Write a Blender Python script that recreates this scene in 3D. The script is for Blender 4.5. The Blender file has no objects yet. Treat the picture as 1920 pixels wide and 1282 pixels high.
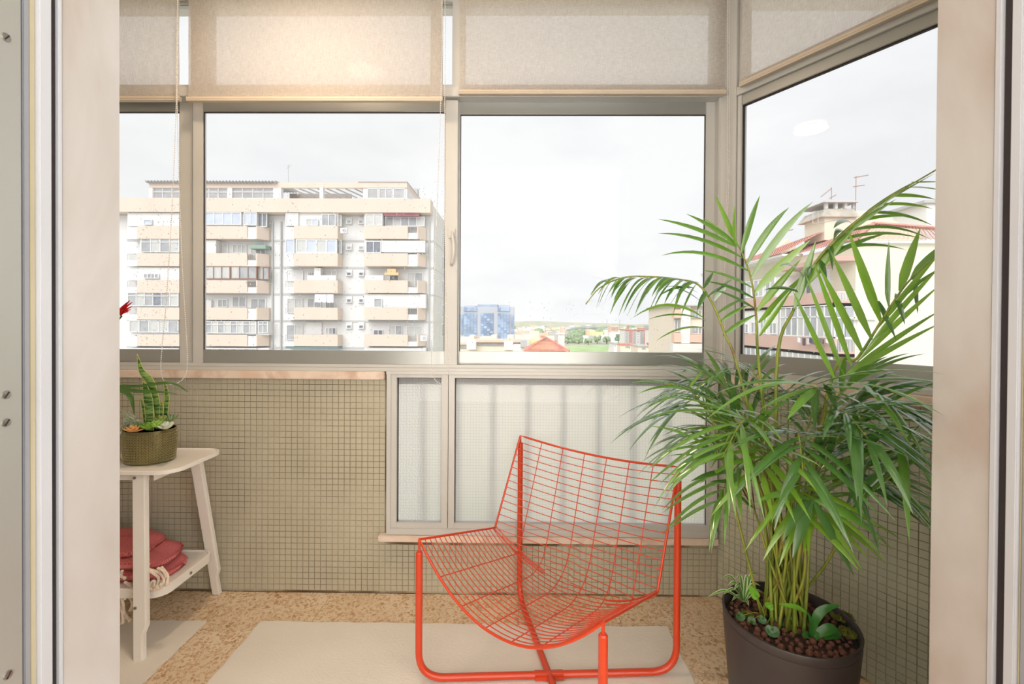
import bpy, bmesh, math, random
from mathutils import Vector, Matrix, Euler
R_ = random.Random(7)
PI = math.pi
scene = bpy.context.scene
COL = scene.collection

# ------------------------------------------------------------------ camera
F = 853.0; VPP = 612.0; CAMH = 1.165
PITCH, ROLL, YAW = 0.008, 0.006, 0.012
cam_eul = Euler((PI/2 - PITCH, -ROLL, YAW), 'XYZ')
cam_d = bpy.data.cameras.new('camera'); cam = bpy.data.objects.new('camera', cam_d); COL.objects.link(cam)
cam.location = (0, 0, CAMH); cam.rotation_euler = cam_eul
cam_d.sensor_width = 36; cam_d.lens = F/1920*36; cam_d.shift_y = -(641-VPP)/1920
cam_d.clip_start = 0.02; cam_d.clip_end = 6000
cam_d.dof.use_dof = True; cam_d.dof.focus_distance = 1.9; cam_d.dof.aperture_fstop = 7.0
scene.camera = cam
# ------------------------------------------------------------------ exposure, sky, sun, room fill
vs = scene.view_settings
vs.view_transform = 'Standard'; vs.look = 'None'; vs.gamma = 1; vs.use_curve_mapping = False; vs.exposure = 0.0
scene.cycles.max_bounces = 8; scene.cycles.transparent_max_bounces = 24
scene.cycles.sample_clamp_indirect = 6; scene.cycles.caustics_reflective = False; scene.cycles.caustics_refractive = False
W = bpy.data.worlds.new('overcast_sky'); scene.world = W; W.use_nodes = True
nt = W.node_tree; nt.nodes.clear()
tc = nt.nodes.new('ShaderNodeTexCoord'); mp = nt.nodes.new('ShaderNodeMapping'); mp.inputs['Scale'].default_value = (1, 1, 2.6)
nz = nt.nodes.new('ShaderNodeTexNoise'); nz.inputs['Scale'].default_value = 2.3; nz.inputs['Detail'].default_value = 6; nz.inputs['Roughness'].default_value = .52
cr = nt.nodes.new('ShaderNodeValToRGB')
cr.color_ramp.elements[0].position = .33; cr.color_ramp.elements[0].color = (.85, .862, .888, 1)
cr.color_ramp.elements[1].position = .55; cr.color_ramp.elements[1].color = (.965, .975, .985, 1)
bg = nt.nodes.new('ShaderNodeBackground'); bg.inputs['Strength'].default_value = 1.05
wo = nt.nodes.new('ShaderNodeOutputWorld')
for a, b in ((tc.outputs['Generated'], mp.inputs['Vector']), (mp.outputs[0], nz.inputs['Vector']), (nz.outputs['Fac'], cr.inputs[0]), (cr.outputs[0], bg.inputs[0]), (bg.outputs[0], wo.inputs[0])):
    nt.links.new(a, b)
def light(name, kind, loc, rot, energy, color, **kw):
    l = bpy.data.lights.new(name, kind); l.energy = energy; l.color = color
    for k, v in kw.items(): setattr(l, k, v)
    o = bpy.data.objects.new(name, l); o.location = loc; o.rotation_euler = rot; COL.objects.link(o); return o
# veiled sun behind our own building, over the roofs
light('veiled_sun', 'SUN', (0, -20, 60), (math.radians(50), 0, math.radians(-22)), 2.8, (1, .99, .985), angle=math.radians(50))
# unseen fill lights added in the room behind the camera to brighten the balcony
light('room_back_fill', 'AREA', (0.1, -3.05, 1.35), (PI/2, 0, PI), 40, (.94, .97, 1), shape='RECTANGLE', size=4.6, size_y=2.4)
light('room_side_fill', 'AREA', (2.42, -.75, 1.3), (0, PI/2, 0), 52, (.94, .97, 1), shape='RECTANGLE', size=2.2, size_y=1.9)
light('room_floor_fill', 'AREA', (0.1, -2.2, .25), (PI, 0, 0), 168, (.97, .98, 1), shape='RECTANGLE', size=4.4, size_y=1.7)

# ------------------------------------------------------------------ projection (pixels of the 1920x1282 frame to points)
RM = cam_eul.to_matrix(); CAM = Vector((0, 0, CAMH))
def ray(u, v): return RM @ Vector(((u-960)/F, -(v-VPP)/F, -1))
def at(u, v, y):
    d = ray(u, v); return CAM + d*(y/d.y)
def on_floor(u, v, z=0.0):
    d = ray(u, v); return CAM + d*((z-CAMH)/d.z)
def on_x(u, v, x):
    d = ray(u, v); return CAM + d*(x/d.x)
D = (on_floor(400, 1108).y + on_floor(1340, 1120).y)/2
CORNER = on_floor(1345, 1121); CORNER.y = D
dv_ = ray(422, 603); dv_.z = 0; dv_.normalize()
RDIR = -dv_                                    # along the right wall towards the camera
RN = Vector((-RDIR.y*-1, 0, 0)); RN = Vector((RDIR.y, -RDIR.x, 0))   # into the balcony
if RN.dot(-CORNER) < 0: RN = -RN
def on_right(u, v, off=0.0):
    d = ray(u, v); p0 = CORNER + RN*off
    return CAM + d*((p0-CAM).dot(RN)/d.dot(RN))
def rt(p): return (p-CORNER).dot(RDIR)         # distance along the right wall
def rpt(t, off, z): q = CORNER + RDIR*t + RN*off; return Vector((q.x, q.y, z))

# ------------------------------------------------------------------ materials
MATS = {}
def lin(c): return tuple(((x/255)/12.92 if x/255 <= .04045 else ((x/255+.055)/1.055)**2.4) for x in c)
def mat(name, rgb, rough=.5, var=.06, scale=12, metal=0, bump=0, bscale=60, trans=0, spec=.5, coat=0, coords='Object', stretch=(1,1,1), detail=4):
    if name in MATS: return MATS[name]
    m = bpy.data.materials.new(name); m.use_nodes = True; t = m.node_tree; N = t.nodes; L = t.links
    b = N['Principled BSDF']; c = lin(rgb)
    tc = N.new('ShaderNodeTexCoord'); mp = N.new('ShaderNodeMapping'); mp.inputs['Scale'].default_value = stretch
    if coords == 'World': tc = N.new('ShaderNodeNewGeometry')
    L.new(tc.outputs['Position' if coords == 'World' else coords], mp.inputs[0])
    nz = N.new('ShaderNodeTexNoise'); nz.inputs['Scale'].default_value = scale; nz.inputs['Detail'].default_value = detail
    L.new(mp.outputs[0], nz.inputs['Vector'])
    r = N.new('ShaderNodeValToRGB'); r.color_ramp.elements[0].position = .3; r.color_ramp.elements[1].position = .7
    r.color_ramp.elements[0].color = (*[max(0, x*(1-var)) for x in c], 1); r.color_ramp.elements[1].color = (*[min(1, x*(1+var)) for x in c], 1)
    L.new(nz.outputs['Fac'], r.inputs[0]); L.new(r.outputs[0], b.inputs['Base Color'])
    b.inputs['Roughness'].default_value = rough; b.inputs['Metallic'].default_value = metal
    b.inputs['Specular IOR Level'].default_value = spec; b.inputs['Coat Weight'].default_value = coat
    if bump:
        n2 = N.new('ShaderNodeTexNoise'); n2.inputs['Scale'].default_value = bscale; n2.inputs['Detail'].default_value = 3
        L.new(mp.outputs[0], n2.inputs['Vector'])
        bp = N.new('ShaderNodeBump'); bp.inputs['Strength'].default_value = bump; bp.inputs['Distance'].default_value = .01
        L.new(n2.outputs['Fac'], bp.inputs['Height']); L.new(bp.outputs[0], b.inputs['Normal'])
    if trans:
        out = N['Material Output']; tr = N.new('ShaderNodeBsdfTranslucent'); mx = N.new('ShaderNodeMixShader'); mx.inputs[0].default_value = trans
        L.new(r.outputs[0], tr.inputs[0]); L.new(b.outputs[0], mx.inputs[1]); L.new(tr.outputs[0], mx.inputs[2]); L.new(mx.outputs[0], out.inputs['Surface'])
    MATS[name] = m; return m
def glass_mat(name, film=.05, tint=(1, 1, 1)):
    if name in MATS: return MATS[name]
    m = bpy.data.materials.new(name); m.use_nodes = True; t = m.node_tree; N = t.nodes; L = t.links
    N.remove(N['Principled BSDF']); out = N['Material Output']
    tr = N.new('ShaderNodeBsdfTransparent'); tr.inputs[0].default_value = (*tint, 1)
    gl = N.new('ShaderNodeBsdfGlossy'); gl.inputs['Roughness'].default_value = .02
    fr = N.new('ShaderNodeFresnel'); fr.inputs['IOR'].default_value = 1.25
    ns = N.new('ShaderNodeTexNoise'); ns.inputs['Scale'].default_value = 3
    mx = N.new('ShaderNodeMixShader')
    L.new(fr.outputs[0], mx.inputs[0]); L.new(tr.outputs[0], mx.inputs[1]); L.new(gl.outputs[0], mx.inputs[2]); # thin film of rain and dust, also put in as haze over the view
    tl = N.new('ShaderNodeBsdfTranslucent'); tl.inputs[0].default_value = (.95, .96, .97, 1); m2 = N.new('ShaderNodeMixShader')
    rp = N.new('ShaderNodeMapRange'); rp.inputs['To Min'].default_value = film*.7; rp.inputs['To Max'].default_value = film*1.3; L.new(ns.outputs['Fac'], rp.inputs['Value']); L.new(rp.outputs[0], m2.inputs[0])
    L.new(mx.outputs[0], m2.inputs[1]); L.new(tl.outputs[0], m2.inputs[2]); L.new(m2.outputs[0], out.inputs['Surface'])
    MATS[name] = m; return m
def frosted_mat():
    m = bpy.data.materials.new('frosted_wired_glass'); m.use_nodes = True; t = m.node_tree; N = t.nodes; L = t.links
    N.remove(N['Principled BSDF']); out = N['Material Output']
    tc = N.new('ShaderNodeTexCoord')
    vo = N.new('ShaderNodeTexVoronoi'); vo.inputs['Scale'].default_value = 190; L.new(tc.outputs['Object'], vo.inputs['Vector'])
    bp = N.new('ShaderNodeBump'); bp.inputs['Strength'].default_value = .55; bp.inputs['Distance'].default_value = .003; L.new(vo.outputs['Distance'], bp.inputs['Height'])
    # fine wire grid inside the glass
    sx = N.new('ShaderNodeSeparateXYZ'); L.new(tc.outputs['Object'], sx.inputs[0])
    def grid(o):
        a = N.new('ShaderNodeMath'); a.operation = 'MULTIPLY'; a.inputs[1].default_value = 1/.0125; L.new(o, a.inputs[0])
        f = N.new('ShaderNodeMath'); f.operation = 'FRACT'; L.new(a.outputs[0], f.inputs[0])
        g = N.new('ShaderNodeMath'); g.operation = 'LESS_THAN'; g.inputs[1].default_value = .09; L.new(f.outputs[0], g.inputs[0]); return g.outputs[0]
    mxx = N.new('ShaderNodeMath'); mxx.operation = 'MAXIMUM'; L.new(grid(sx.outputs[0]), mxx.inputs[0]); L.new(grid(sx.outputs[2]), mxx.inputs[1])
    col = N.new('ShaderNodeMix'); col.data_type = 'RGBA'; col.inputs['A'].default_value = (.985, .99, .985, 1); col.inputs['B'].default_value = (.80, .82, .81, 1); L.new(mxx.outputs[0], col.inputs['Factor'])
    rf = N.new('ShaderNodeBsdfRefraction'); rf.inputs['IOR'].default_value = 1.45; rf.inputs['Roughness'].default_value = .42; L.new(bp.outputs[0], rf.inputs['Normal'])
    tl = N.new('ShaderNodeBsdfTranslucent'); df = N.new('ShaderNodeBsdfDiffuse'); gl = N.new('ShaderNodeBsdfGlossy'); gl.inputs['Roughness'].default_value = .3
    L.new(bp.outputs[0], gl.inputs['Normal']); L.new(bp.outputs[0], df.inputs['Normal'])
    for s in (rf, tl, df): L.new(col.outputs['Result'], s.inputs[0])
    m1 = N.new('ShaderNodeMixShader'); m1.inputs[0].default_value = .45; L.new(rf.outputs[0], m1.inputs[1]); L.new(tl.outputs[0], m1.inputs[2])
    m2 = N.new('ShaderNodeMixShader'); m2.inputs[0].default_value = .3; L.new(m1.outputs[0], m2.inputs[1]); L.new(df.outputs[0], m2.inputs[2])
    m3 = N.new('ShaderNodeMixShader'); m3.inputs[0].default_value = .06; L.new(m2.outputs[0], m3.inputs[1]); L.new(gl.outputs[0], m3.inputs[2])
    L.new(m3.outputs[0], out.inputs['Surface']); return m
def blind_mat():
    m = bpy.data.materials.new('woven_blind_fabric'); m.use_nodes = True; t = m.node_tree; N = t.nodes; L = t.links
    N.remove(N['Principled BSDF']); out = N['Material Output']; tc = N.new('ShaderNodeTexCoord')
    def nzn(st, sc):
        mp = N.new('ShaderNodeMapping'); mp.inputs['Scale'].default_value = st; L.new(tc.outputs['Object'], mp.inputs[0])
        n = N.new('ShaderNodeTexNoise'); n.inputs['Scale'].default_value = sc; n.inputs['Detail'].default_value = 2; L.new(mp.outputs[0], n.inputs['Vector']); return n.outputs['Fac']
    a = N.new('ShaderNodeMath'); a.operation = 'ADD'; L.new(nzn((4, 4, 90), 11), a.inputs[0]); L.new(nzn((90, 90, 4), 11), a.inputs[1])
    r = N.new('ShaderNodeValToRGB'); r.color_ramp.elements[0].position = .38; r.color_ramp.elements[1].position = .62
    h = N.new('ShaderNodeMath'); h.operation = 'MULTIPLY'; h.inputs[1].default_value = .5; L.new(a.outputs[0], h.inputs[0]); L.new(h.outputs[0], r.inputs[0])
    r.color_ramp.elements[0].color = (.68, .60, .53, 1); r.color_ramp.elements[1].color = (.92, .87, .81, 1)
    bp = N.new('ShaderNodeBump'); bp.inputs['Strength'].default_value = .25; bp.inputs['Distance'].default_value = .002; L.new(h.outputs[0], bp.inputs['Height'])
    tl = N.new('ShaderNodeBsdfTranslucent'); df = N.new('ShaderNodeBsdfDiffuse'); tp = N.new('ShaderNodeBsdfTransparent')
    for s in (tl, df): L.new(r.outputs[0], s.inputs[0]); L.new(bp.outputs[0], s.inputs['Normal'])
    mx = N.new('ShaderNodeMixShader'); mx.inputs[0].default_value = .5; L.new(tl.outputs[0], mx.inputs[1]); L.new(df.outputs[0], mx.inputs[2])
    m2 = N.new('ShaderNodeMixShader'); m2.inputs[0].default_value = .20; L.new(mx.outputs[0], m2.inputs[1]); L.new(tp.outputs[0], m2.inputs[2])
    L.new(m2.outputs[0], out.inputs['Surface']); return m
def ramp_mat(name, stops, rough=.4, kind='noise', scale=6, detail=8, dist=0, coords='Object', stretch=(1, 1, 1), bump=0, spec=.5):
    m = bpy.data.materials.new(name); m.use_nodes = True; t = m.node_tree; N = t.nodes; L = t.links; b = N['Principled BSDF']
    tc = N.new('ShaderNodeTexCoord'); mp = N.new('ShaderNodeMapping'); mp.inputs['Scale'].default_value = stretch; L.new(tc.outputs[coords], mp.inputs[0])
    if kind == 'noise':
        n = N.new('ShaderNodeTexNoise'); n.inputs['Scale'].default_value = scale; n.inputs['Detail'].default_value = detail; n.inputs['Distortion'].default_value = dist; o = n.outputs['Fac']
    else:
        n = N.new('ShaderNodeTexVoronoi'); n.inputs['Scale'].default_value = scale; o = n.outputs['Distance']
    L.new(mp.outputs[0], n.inputs['Vector'])
    r = N.new('ShaderNodeValToRGB'); e = r.color_ramp.elements
    while len(e) < len(stops): e.new(.5)
    for i, (p, c) in enumerate(stops): e[i].position = p; e[i].color = (*lin(c), 1)
    L.new(o, r.inputs[0]); L.new(r.outputs[0], b.inputs['Base Color']); b.inputs['Roughness'].default_value = rough; b.inputs['Specular IOR Level'].default_value = spec
    if bump:
        bp = N.new('ShaderNodeBump'); bp.inputs['Strength'].default_value = bump; bp.inputs['Distance'].default_value = .01; L.new(o, bp.inputs['Height']); L.new(bp.outputs[0], b.inputs['Normal'])
    MATS[name] = m; return m
def terrazzo_mat():
    m = bpy.data.materials.new('terrazzo'); m.use_nodes = True; t = m.node_tree; N = t.nodes; L = t.links; b = N['Principled BSDF']
    tc = N.new('ShaderNodeTexCoord')
    base = N.new('ShaderNodeTexNoise'); base.inputs['Scale'].default_value = 5; base.inputs['Detail'].default_value = 6; L.new(tc.outputs['Object'], base.inputs['Vector'])
    rb = N.new('ShaderNodeValToRGB'); rb.color_ramp.elements[0].position = .3; rb.color_ramp.elements[1].position = .7
    rb.color_ramp.elements[0].color = (*lin((224, 200, 168)), 1); rb.color_ramp.elements[1].color = (*lin((238, 218, 190)), 1); L.new(base.outputs['Fac'], rb.inputs[0])
    prev = rb.outputs[0]
    for sc, thr, c0, c1, keep in ((88, .08, (198, 158, 114), (224, 194, 156), .55), (150, .10, (180, 134, 94), (238, 216, 184), .64), (60, .10, (182, 138, 96), (216, 182, 142), .84)):
        wp = N.new('ShaderNodeTexNoise'); wp.inputs['Scale'].default_value = sc*.9; L.new(tc.outputs['Object'], wp.inputs['Vector'])
        ad = N.new('ShaderNodeMix'); ad.data_type = 'RGBA'; ad.inputs['Factor'].default_value = .014; L.new(tc.outputs['Object'], ad.inputs['A']); L.new(wp.outputs['Color'], ad.inputs['B'])
        vo = N.new('ShaderNodeTexVoronoi'); vo.inputs['Scale'].default_value = sc; L.new(ad.outputs['Result'], vo.inputs['Vector'])
        ve = N.new('ShaderNodeTexVoronoi'); ve.feature = 'DISTANCE_TO_EDGE'; ve.inputs['Scale'].default_value = sc; L.new(ad.outputs['Result'], ve.inputs['Vector'])
        lt = N.new('ShaderNodeMath'); lt.operation = 'GREATER_THAN'; lt.inputs[1].default_value = thr; L.new(ve.outputs['Distance'], lt.inputs[0])
        sp = N.new('ShaderNodeSeparateColor'); L.new(vo.outputs['Color'], sp.inputs[0])
        pk = N.new('ShaderNodeMath'); pk.operation = 'GREATER_THAN'; pk.inputs[1].default_value = keep; L.new(sp.outputs[1], pk.inputs[0])
        ml = N.new('ShaderNodeMath'); ml.operation = 'MULTIPLY'; L.new(lt.outputs[0], ml.inputs[0]); L.new(pk.outputs[0], ml.inputs[1])
        cc = N.new('ShaderNodeMix'); cc.data_type = 'RGBA'; cc.inputs['A'].default_value = (*lin(c0), 1); cc.inputs['B'].default_value = (*lin(c1), 1); L.new(sp.outputs[0], cc.inputs['Factor'])
        mx = N.new('ShaderNodeMix'); mx.data_type = 'RGBA'; L.new(ml.outputs[0], mx.inputs['Factor']); L.new(prev, mx.inputs['A']); L.new(cc.outputs['Result'], mx.inputs['B']); prev = mx.outputs['Result']
    L.new(prev, b.inputs['Base Color']); b.inputs['Roughness'].default_value = .33
    MATS['terrazzo'] = m; return m
M_ALU = mat('brushed_aluminium', (174, 176, 173), .3, .05, 3, metal=.6, stretch=(1, 1, .05))
M_ALU2 = mat('painted_aluminium', (205, 203, 198), .42, .05, 3, metal=.1)
M_GLASS = glass_mat('window_glass', .035); M_WET = glass_mat('rain_wet_window_glass', .06)
M_FROST = frosted_mat(); M_BLIND = blind_mat()
M_WHITE = mat('white_wall_paint', (236, 230, 222), .7, .02)
M_CEIL = mat('white_ceiling_paint', (240, 236, 230), .8, .02)
M_MARBLE = ramp_mat('pale_marble', [(.28, (178, 163, 153)), (.42, (191, 184, 178)), (.55, (199, 194, 190)), (.72, (187, 178, 171))], .3, scale=2.2, detail=9, dist=1.6, stretch=(1, 1, .55))
M_SILL = ramp_mat('beige_marble_sill', [(.3, (206, 176, 154)), (.5, (234, 216, 200)), (.7, (222, 196, 174))], .4, scale=7, detail=8, dist=1.2)
M_TILE = mat('glazed_mosaic_tile', (188, 181, 160), .30, .10, 2.6, coords='World', spec=.5)
M_TILER = mat('cool_lit_mosaic_tile', (181, 182, 162), .30, .10, 2.6, coords='World', spec=.5)  # front wall's tile again, the cooler light put into its colour
M_GROUT = ramp_mat('dark_grout', [(.34, (104, 84, 60)), (.48, (132, 112, 86)), (.58, (182, 170, 146))], .9, scale=5, detail=5)
M_TERR = terrazzo_mat()
M_DARK = mat('black_rubber_gasket', (40, 32, 34), .7, .1)
M_CHROME = mat('screw_metal', (170, 166, 158), .3, .05, metal=.9)

# ------------------------------------------------------------------ mesh helpers
class MB:
    def __init__(s): s.v = []; s.f = []; s.uv = None
    def add(s, vs, fs):
        n = len(s.v); s.v += [tuple(p) for p in vs]; s.f += [tuple(i+n for i in f) for f in fs]; return s
    def box(s, x0, x1, y0, y1, z0, z1):
        return s.add([(x0,y0,z0),(x1,y0,z0),(x1,y1,z0),(x0,y1,z0),(x0,y0,z1),(x1,y0,z1),(x1,y1,z1),(x0,y1,z1)],
                     [(0,3,2,1),(4,5,6,7),(0,1,5,4),(1,2,6,5),(2,3,7,6),(3,0,4,7)])
    def hexa(s, b, t):      # four bottom points, four top points
        return s.add(list(b)+list(t), [(3,2,1,0),(4,5,6,7),(0,1,5,4),(1,2,6,5),(2,3,7,6),(3,0,4,7)])
    def prism(s, poly, z0, z1):
        n = len(poly); return s.add([(p[0],p[1],z0) for p in poly]+[(p[0],p[1],z1) for p in poly],
            [tuple(range(n))[::-1], tuple(range(n,2*n))]+[(i,(i+1)%n,n+(i+1)%n,n+i) for i in range(n)])
    def tube(s, pts, r, seg=8, caps=True, closed=False):
        pts = [Vector(p) for p in pts]; n = len(pts); rr = r if isinstance(r, (list, tuple)) else [r]*n
        prev = None; rings = []
        for i, p in enumerate(pts):
            a = pts[(i-1) % n] if (i or closed) else p; b = pts[(i+1) % n] if (i < n-1 or closed) else p
            t = (b-a)
            if t.length < 1e-9: t = Vector((0,0,1))
            t.normalize()
            if prev is None:
                up = Vector((0,0,1)) if abs(t.z) < .9 else Vector((1,0,0)); nrm = t.cross(up).normalized()
            else:
                nrm = prev - t*prev.dot(t)
                nrm = nrm.normalized() if nrm.length > 1e-6 else t.orthogonal().normalized()
            prev = nrm; bi = t.cross(nrm)
            rings.append([p + (nrm*math.cos(2*PI*k/seg)+bi*math.sin(2*PI*k/seg))*rr[i] for k in range(seg)])
        vs_ = [q for ring in rings for q in ring]; fs = []
        for i in range(n-1 if not closed else n):
            j = (i+1) % n
            for k in range(seg): fs.append((i*seg+k, i*seg+(k+1)%seg, j*seg+(k+1)%seg, j*seg+k))
        if caps and not closed: fs += [tuple(range(seg))[::-1], tuple(range((n-1)*seg, n*seg))]
        return s.add(vs_, fs)
    def lathe(s, prof, c=(0,0,0), seg=24, sx=1, sy=1, rot=0):
        vs_ = []; n = len(prof)
        for r, z in prof:
            for k in range(seg):
                a = 2*PI*k/seg; x, y = r*sx*math.cos(a), r*sy*math.sin(a)
                vs_.append((c[0]+x*math.cos(rot)-y*math.sin(rot), c[1]+x*math.sin(rot)+y*math.cos(rot), c[2]+z))
        fs = [(i*seg+k, i*seg+(k+1)%seg, (i+1)*seg+(k+1)%seg, (i+1)*seg+k) for i in range(n-1) for k in range(seg)]
        if prof[0][0] > 1e-6: fs.append(tuple(range(seg))[::-1])
        if prof[-1][0] > 1e-6: fs.append(tuple(range((n-1)*seg, n*seg)))
        return s.add(vs_, fs)
    def ball(s, c, r, seg=8, rings=5, sc=(1,1,1)):
        vs_ = [(c[0],c[1],c[2]-r*sc[2])]
        for i in range(1, rings):
            a = -PI/2+PI*i/rings
            for k in range(seg): b = 2*PI*k/seg; vs_.append((c[0]+r*sc[0]*math.cos(a)*math.cos(b), c[1]+r*sc[1]*math.cos(a)*math.sin(b), c[2]+r*sc[2]*math.sin(a)))
        vs_.append((c[0],c[1],c[2]+r*sc[2])); L = len(vs_)-1
        fs = [(0, 1+(k+1)%seg, 1+k) for k in range(seg)]
        for i in range(rings-2):
            o = 1+i*seg
            fs += [(o+k, o+(k+1)%seg, o+seg+(k+1)%seg, o+seg+k) for k in range(seg)]
        o = 1+(rings-2)*seg; fs += [(o+k, o+(k+1)%seg, L) for k in range(seg)]
        return s.add(vs_, fs)
    def strip(s, rows):     # rows of equal length, joined as a sheet
        w = len(rows[0]); vs_ = [p for r in rows for p in r]
        return s.add(vs_, [(i*w+k, i*w+k+1, (i+1)*w+k+1, (i+1)*w+k) for i in range(len(rows)-1) for k in range(w-1)])
    def mesh(s, name, m, smooth=False):
        me = bpy.data.meshes.new(name); me.from_pydata(s.v, [], s.f); me.validate(); me.materials.append(m)
        if smooth:
            me.polygons.foreach_set('use_smooth', [True]*len(me.polygons))
            if smooth == 'auto': me.set_sharp_from_angle(angle=math.radians(40))
        me.update(); return me
    def build(s, name, m, parent=None, smooth=False, bevel=0, origin=None):
        if origin is not None:
            o_ = Vector(origin); s.v = [tuple(Vector(p)-o_) for p in s.v]
        me = s.mesh(name, m, smooth)
        if bevel:
            bm = bmesh.new(); bm.from_mesh(me)
            bmesh.ops.recalc_face_normals(bm, faces=bm.faces)
            es = [e for e in bm.edges if len(e.link_faces) == 2 and e.calc_face_angle(0) > .6]
            bmesh.ops.bevel(bm, geom=es, offset=bevel, segments=2, affect='EDGES', clamp_overlap=True)
            bm.to_mesh(me); bm.free()
            me.polygons.foreach_set('use_smooth', [True]*len(me.polygons)); me.set_sharp_from_angle(angle=math.radians(50))
        ob = bpy.data.objects.new(name, me); COL.objects.link(ob)
        if origin is not None: ob.location = origin
        if parent is not None: adopt(ob, parent)
        return ob
def world_loc(o):
    p = Vector(o.location)
    q = o.parent
    if q is not None: p = o.matrix_parent_inverse.to_translation() + p + world_loc(q)
    return p
def adopt(ch, parent):
    ch.parent = parent; ch.matrix_parent_inverse = Matrix.Translation(-world_loc(parent))
def root(name, loc, label, cat, group=None, kind=None):
    o = bpy.data.objects.new(name, None); o.empty_display_size = .05; COL.objects.link(o); o.location = loc
    return tag(o, label, cat, group, kind)
def tag(o, label=None, cat=None, group=None, kind=None):
    if label: o['label'] = label
    if cat: o['category'] = cat
    if group: o['group'] = group
    if kind: o['kind'] = kind
    return o
def piece(name, me, loc, parent=None, rot=None):
    o = bpy.data.objects.new(name, me); COL.objects.link(o); o.location = loc
    if rot: o.rotation_euler = rot
    if parent is not None: adopt(o, parent)
    return o
def copy_tree(o, delta, parent=None):
    c = o.copy(); COL.objects.link(c)
    if parent is None: c.location = Vector(o.location)+Vector(delta)
    else: c.parent = parent; c.matrix_parent_inverse = o.matrix_parent_inverse.copy()
    for ch in list(o.children): copy_tree(ch, delta, c)
    return c
def bez(pts, n=24):         # smooth curve through points (Catmull-Rom)
    P = [Vector(p) for p in pts]; P = [P[0]*2-P[1]]+P+[P[-1]*2-P[-2]]; out = []
    segs = len(P)-3; per = max(2, n//segs)
    for i in range(segs):
        a, b, c, d = P[i:i+4]
        for k in range(per):
            t = k/per; out.append(.5*((2*b)+(c-a)*t+(2*a-5*b+4*c-d)*t*t+(3*b-a-3*c+d)*t**3))
    out.append(P[-2]); return out
def fillet(pts, r, n=6):
    P = [Vector(p) for p in pts]; out = [P[0]]
    for i in range(1, len(P)-1):
        a, b, c = P[i-1], P[i], P[i+1]; d1 = (a-b); d2 = (c-b); rr = min(r, d1.length*.49, d2.length*.49)
        p, q = b+d1.normalized()*rr, b+d2.normalized()*rr
        for k in range(n+1):
            t = k/n; out.append(p*(1-t)**2+b*2*t*(1-t)+q*t*t)
    out.append(P[-1]); return out
def fx(u, v, y): return at(u, v, y).x
def fz(u, v, y): return at(u, v, y).z
def frect(u0, v0, u1, v1, y):  # pixel rectangle on the plane at depth y
    um, vm = (u0+u1)/2, (v0+v1)/2
    return at(u0, vm, y).x, at(u1, vm, y).x, at(um, v1, y).z, at(um, v0, y).z
def fbox(mb, u0, v0, u1, v1, y0, y1):
    x0, x1, z0, z1 = frect(u0, v0, u1, v1, y0); return mb.box(x0, x1, y0, y1, z0, z1)
# ================================================================== the setting
CEIL = 2.62; XL = -2.4; YF = .84; XJL, XJR = at(226.5, 641, YF).x, at(1748, 641, YF).x; yl = lambda u: on_x(u, 641, XJL).y; yr = lambda u: on_x(u, 641, XJR).y; YNL, YNR = yl(115), yr(1861)
ZS = fz(500, 694, D)                           # sill height
ZW0 = fz(1030, 1012, D)                        # bottom of the low frosted window
XW0, XW1 = fx(723, 850, D), fx(1347, 850, D)
TOP = 2.56
def struct(o, label, cat): return tag(o, label, cat, kind='structure')
# floor: slab with terrazzo tiles
FY0 = D
fl = MB(); fl.box(XL-.2, 2.6, -3.4, D+.15, -.2, -.004)
floor = fl.build('floor', M_GROUT); struct(floor, 'beige terrazzo tile floor of the balcony with brown stone chips', 'floor')
tl = .3985; tm = MB(); tm.add([(-tl/2,-tl/2,-.012),(tl/2,-tl/2,-.012),(tl/2,tl/2,-.012),(-tl/2,tl/2,-.012),(-tl/2,-tl/2,-.0006),(tl/2,-tl/2,-.0006),(tl/2,tl/2,-.0006),(-tl/2,tl/2,-.0006),
        (-tl/2+.001,-tl/2+.001,0),(tl/2-.001,-tl/2+.001,0),(tl/2-.001,tl/2-.001,0),(-tl/2+.001,tl/2-.001,0)],
        [(0,1,5,4),(1,2,6,5),(2,3,7,6),(3,0,4,7),(4,5,9,8),(5,6,10,9),(6,7,11,10),(7,4,8,11),(8,9,10,11)])
gx, gy = on_floor(440, 1118).x, on_floor(600, 1183).y
terr = M_TERR
# each tile shows its own patch of stone: object coordinates are moved per tile by its random value
t_ = terr.node_tree; oi = t_.nodes.new('ShaderNodeObjectInfo'); tcn = [n for n in t_.nodes if n.type == 'TEX_COORD'][0]
sc_ = t_.nodes.new('ShaderNodeVectorMath'); sc_.operation = 'SCALE'; sc_.inputs[0].default_value = (7, 5, 3); t_.links.new(oi.outputs['Random'], sc_.inputs['Scale'])
ad_ = t_.nodes.new('ShaderNodeVectorMath'); ad_.operation = 'ADD'
tos = [l.to_socket for l in t_.links if l.from_node == tcn]
t_.links.new(tcn.outputs['Object'], ad_.inputs[0]); t_.links.new(sc_.outputs[0], ad_.inputs[1])
for s_ in tos: t_.links.new(ad_.outputs[0], s_)
tme = tm.mesh('floor_tile', terr)
for i in range(-4, 8):
    for j in range(-3, 2):
        cx, cy = gx+.4*(i+.5), gy+.4*(j+.5)
        if j == 1:             # last row is cut by the wall
            d_ = (D-.001)-(gy+.4); m2 = MB(); m2.box(-tl/2, tl/2, .0008, d_, -.012, 0); me2 = m2.mesh('floor_tile', terr)
            if i < 3: piece('floor_tile', me2, (cx, gy+.4, 0), floor)
        elif cx < 1.62 and cx > XL: piece('floor_tile', tme, (cx, cy, 0), floor)
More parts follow.
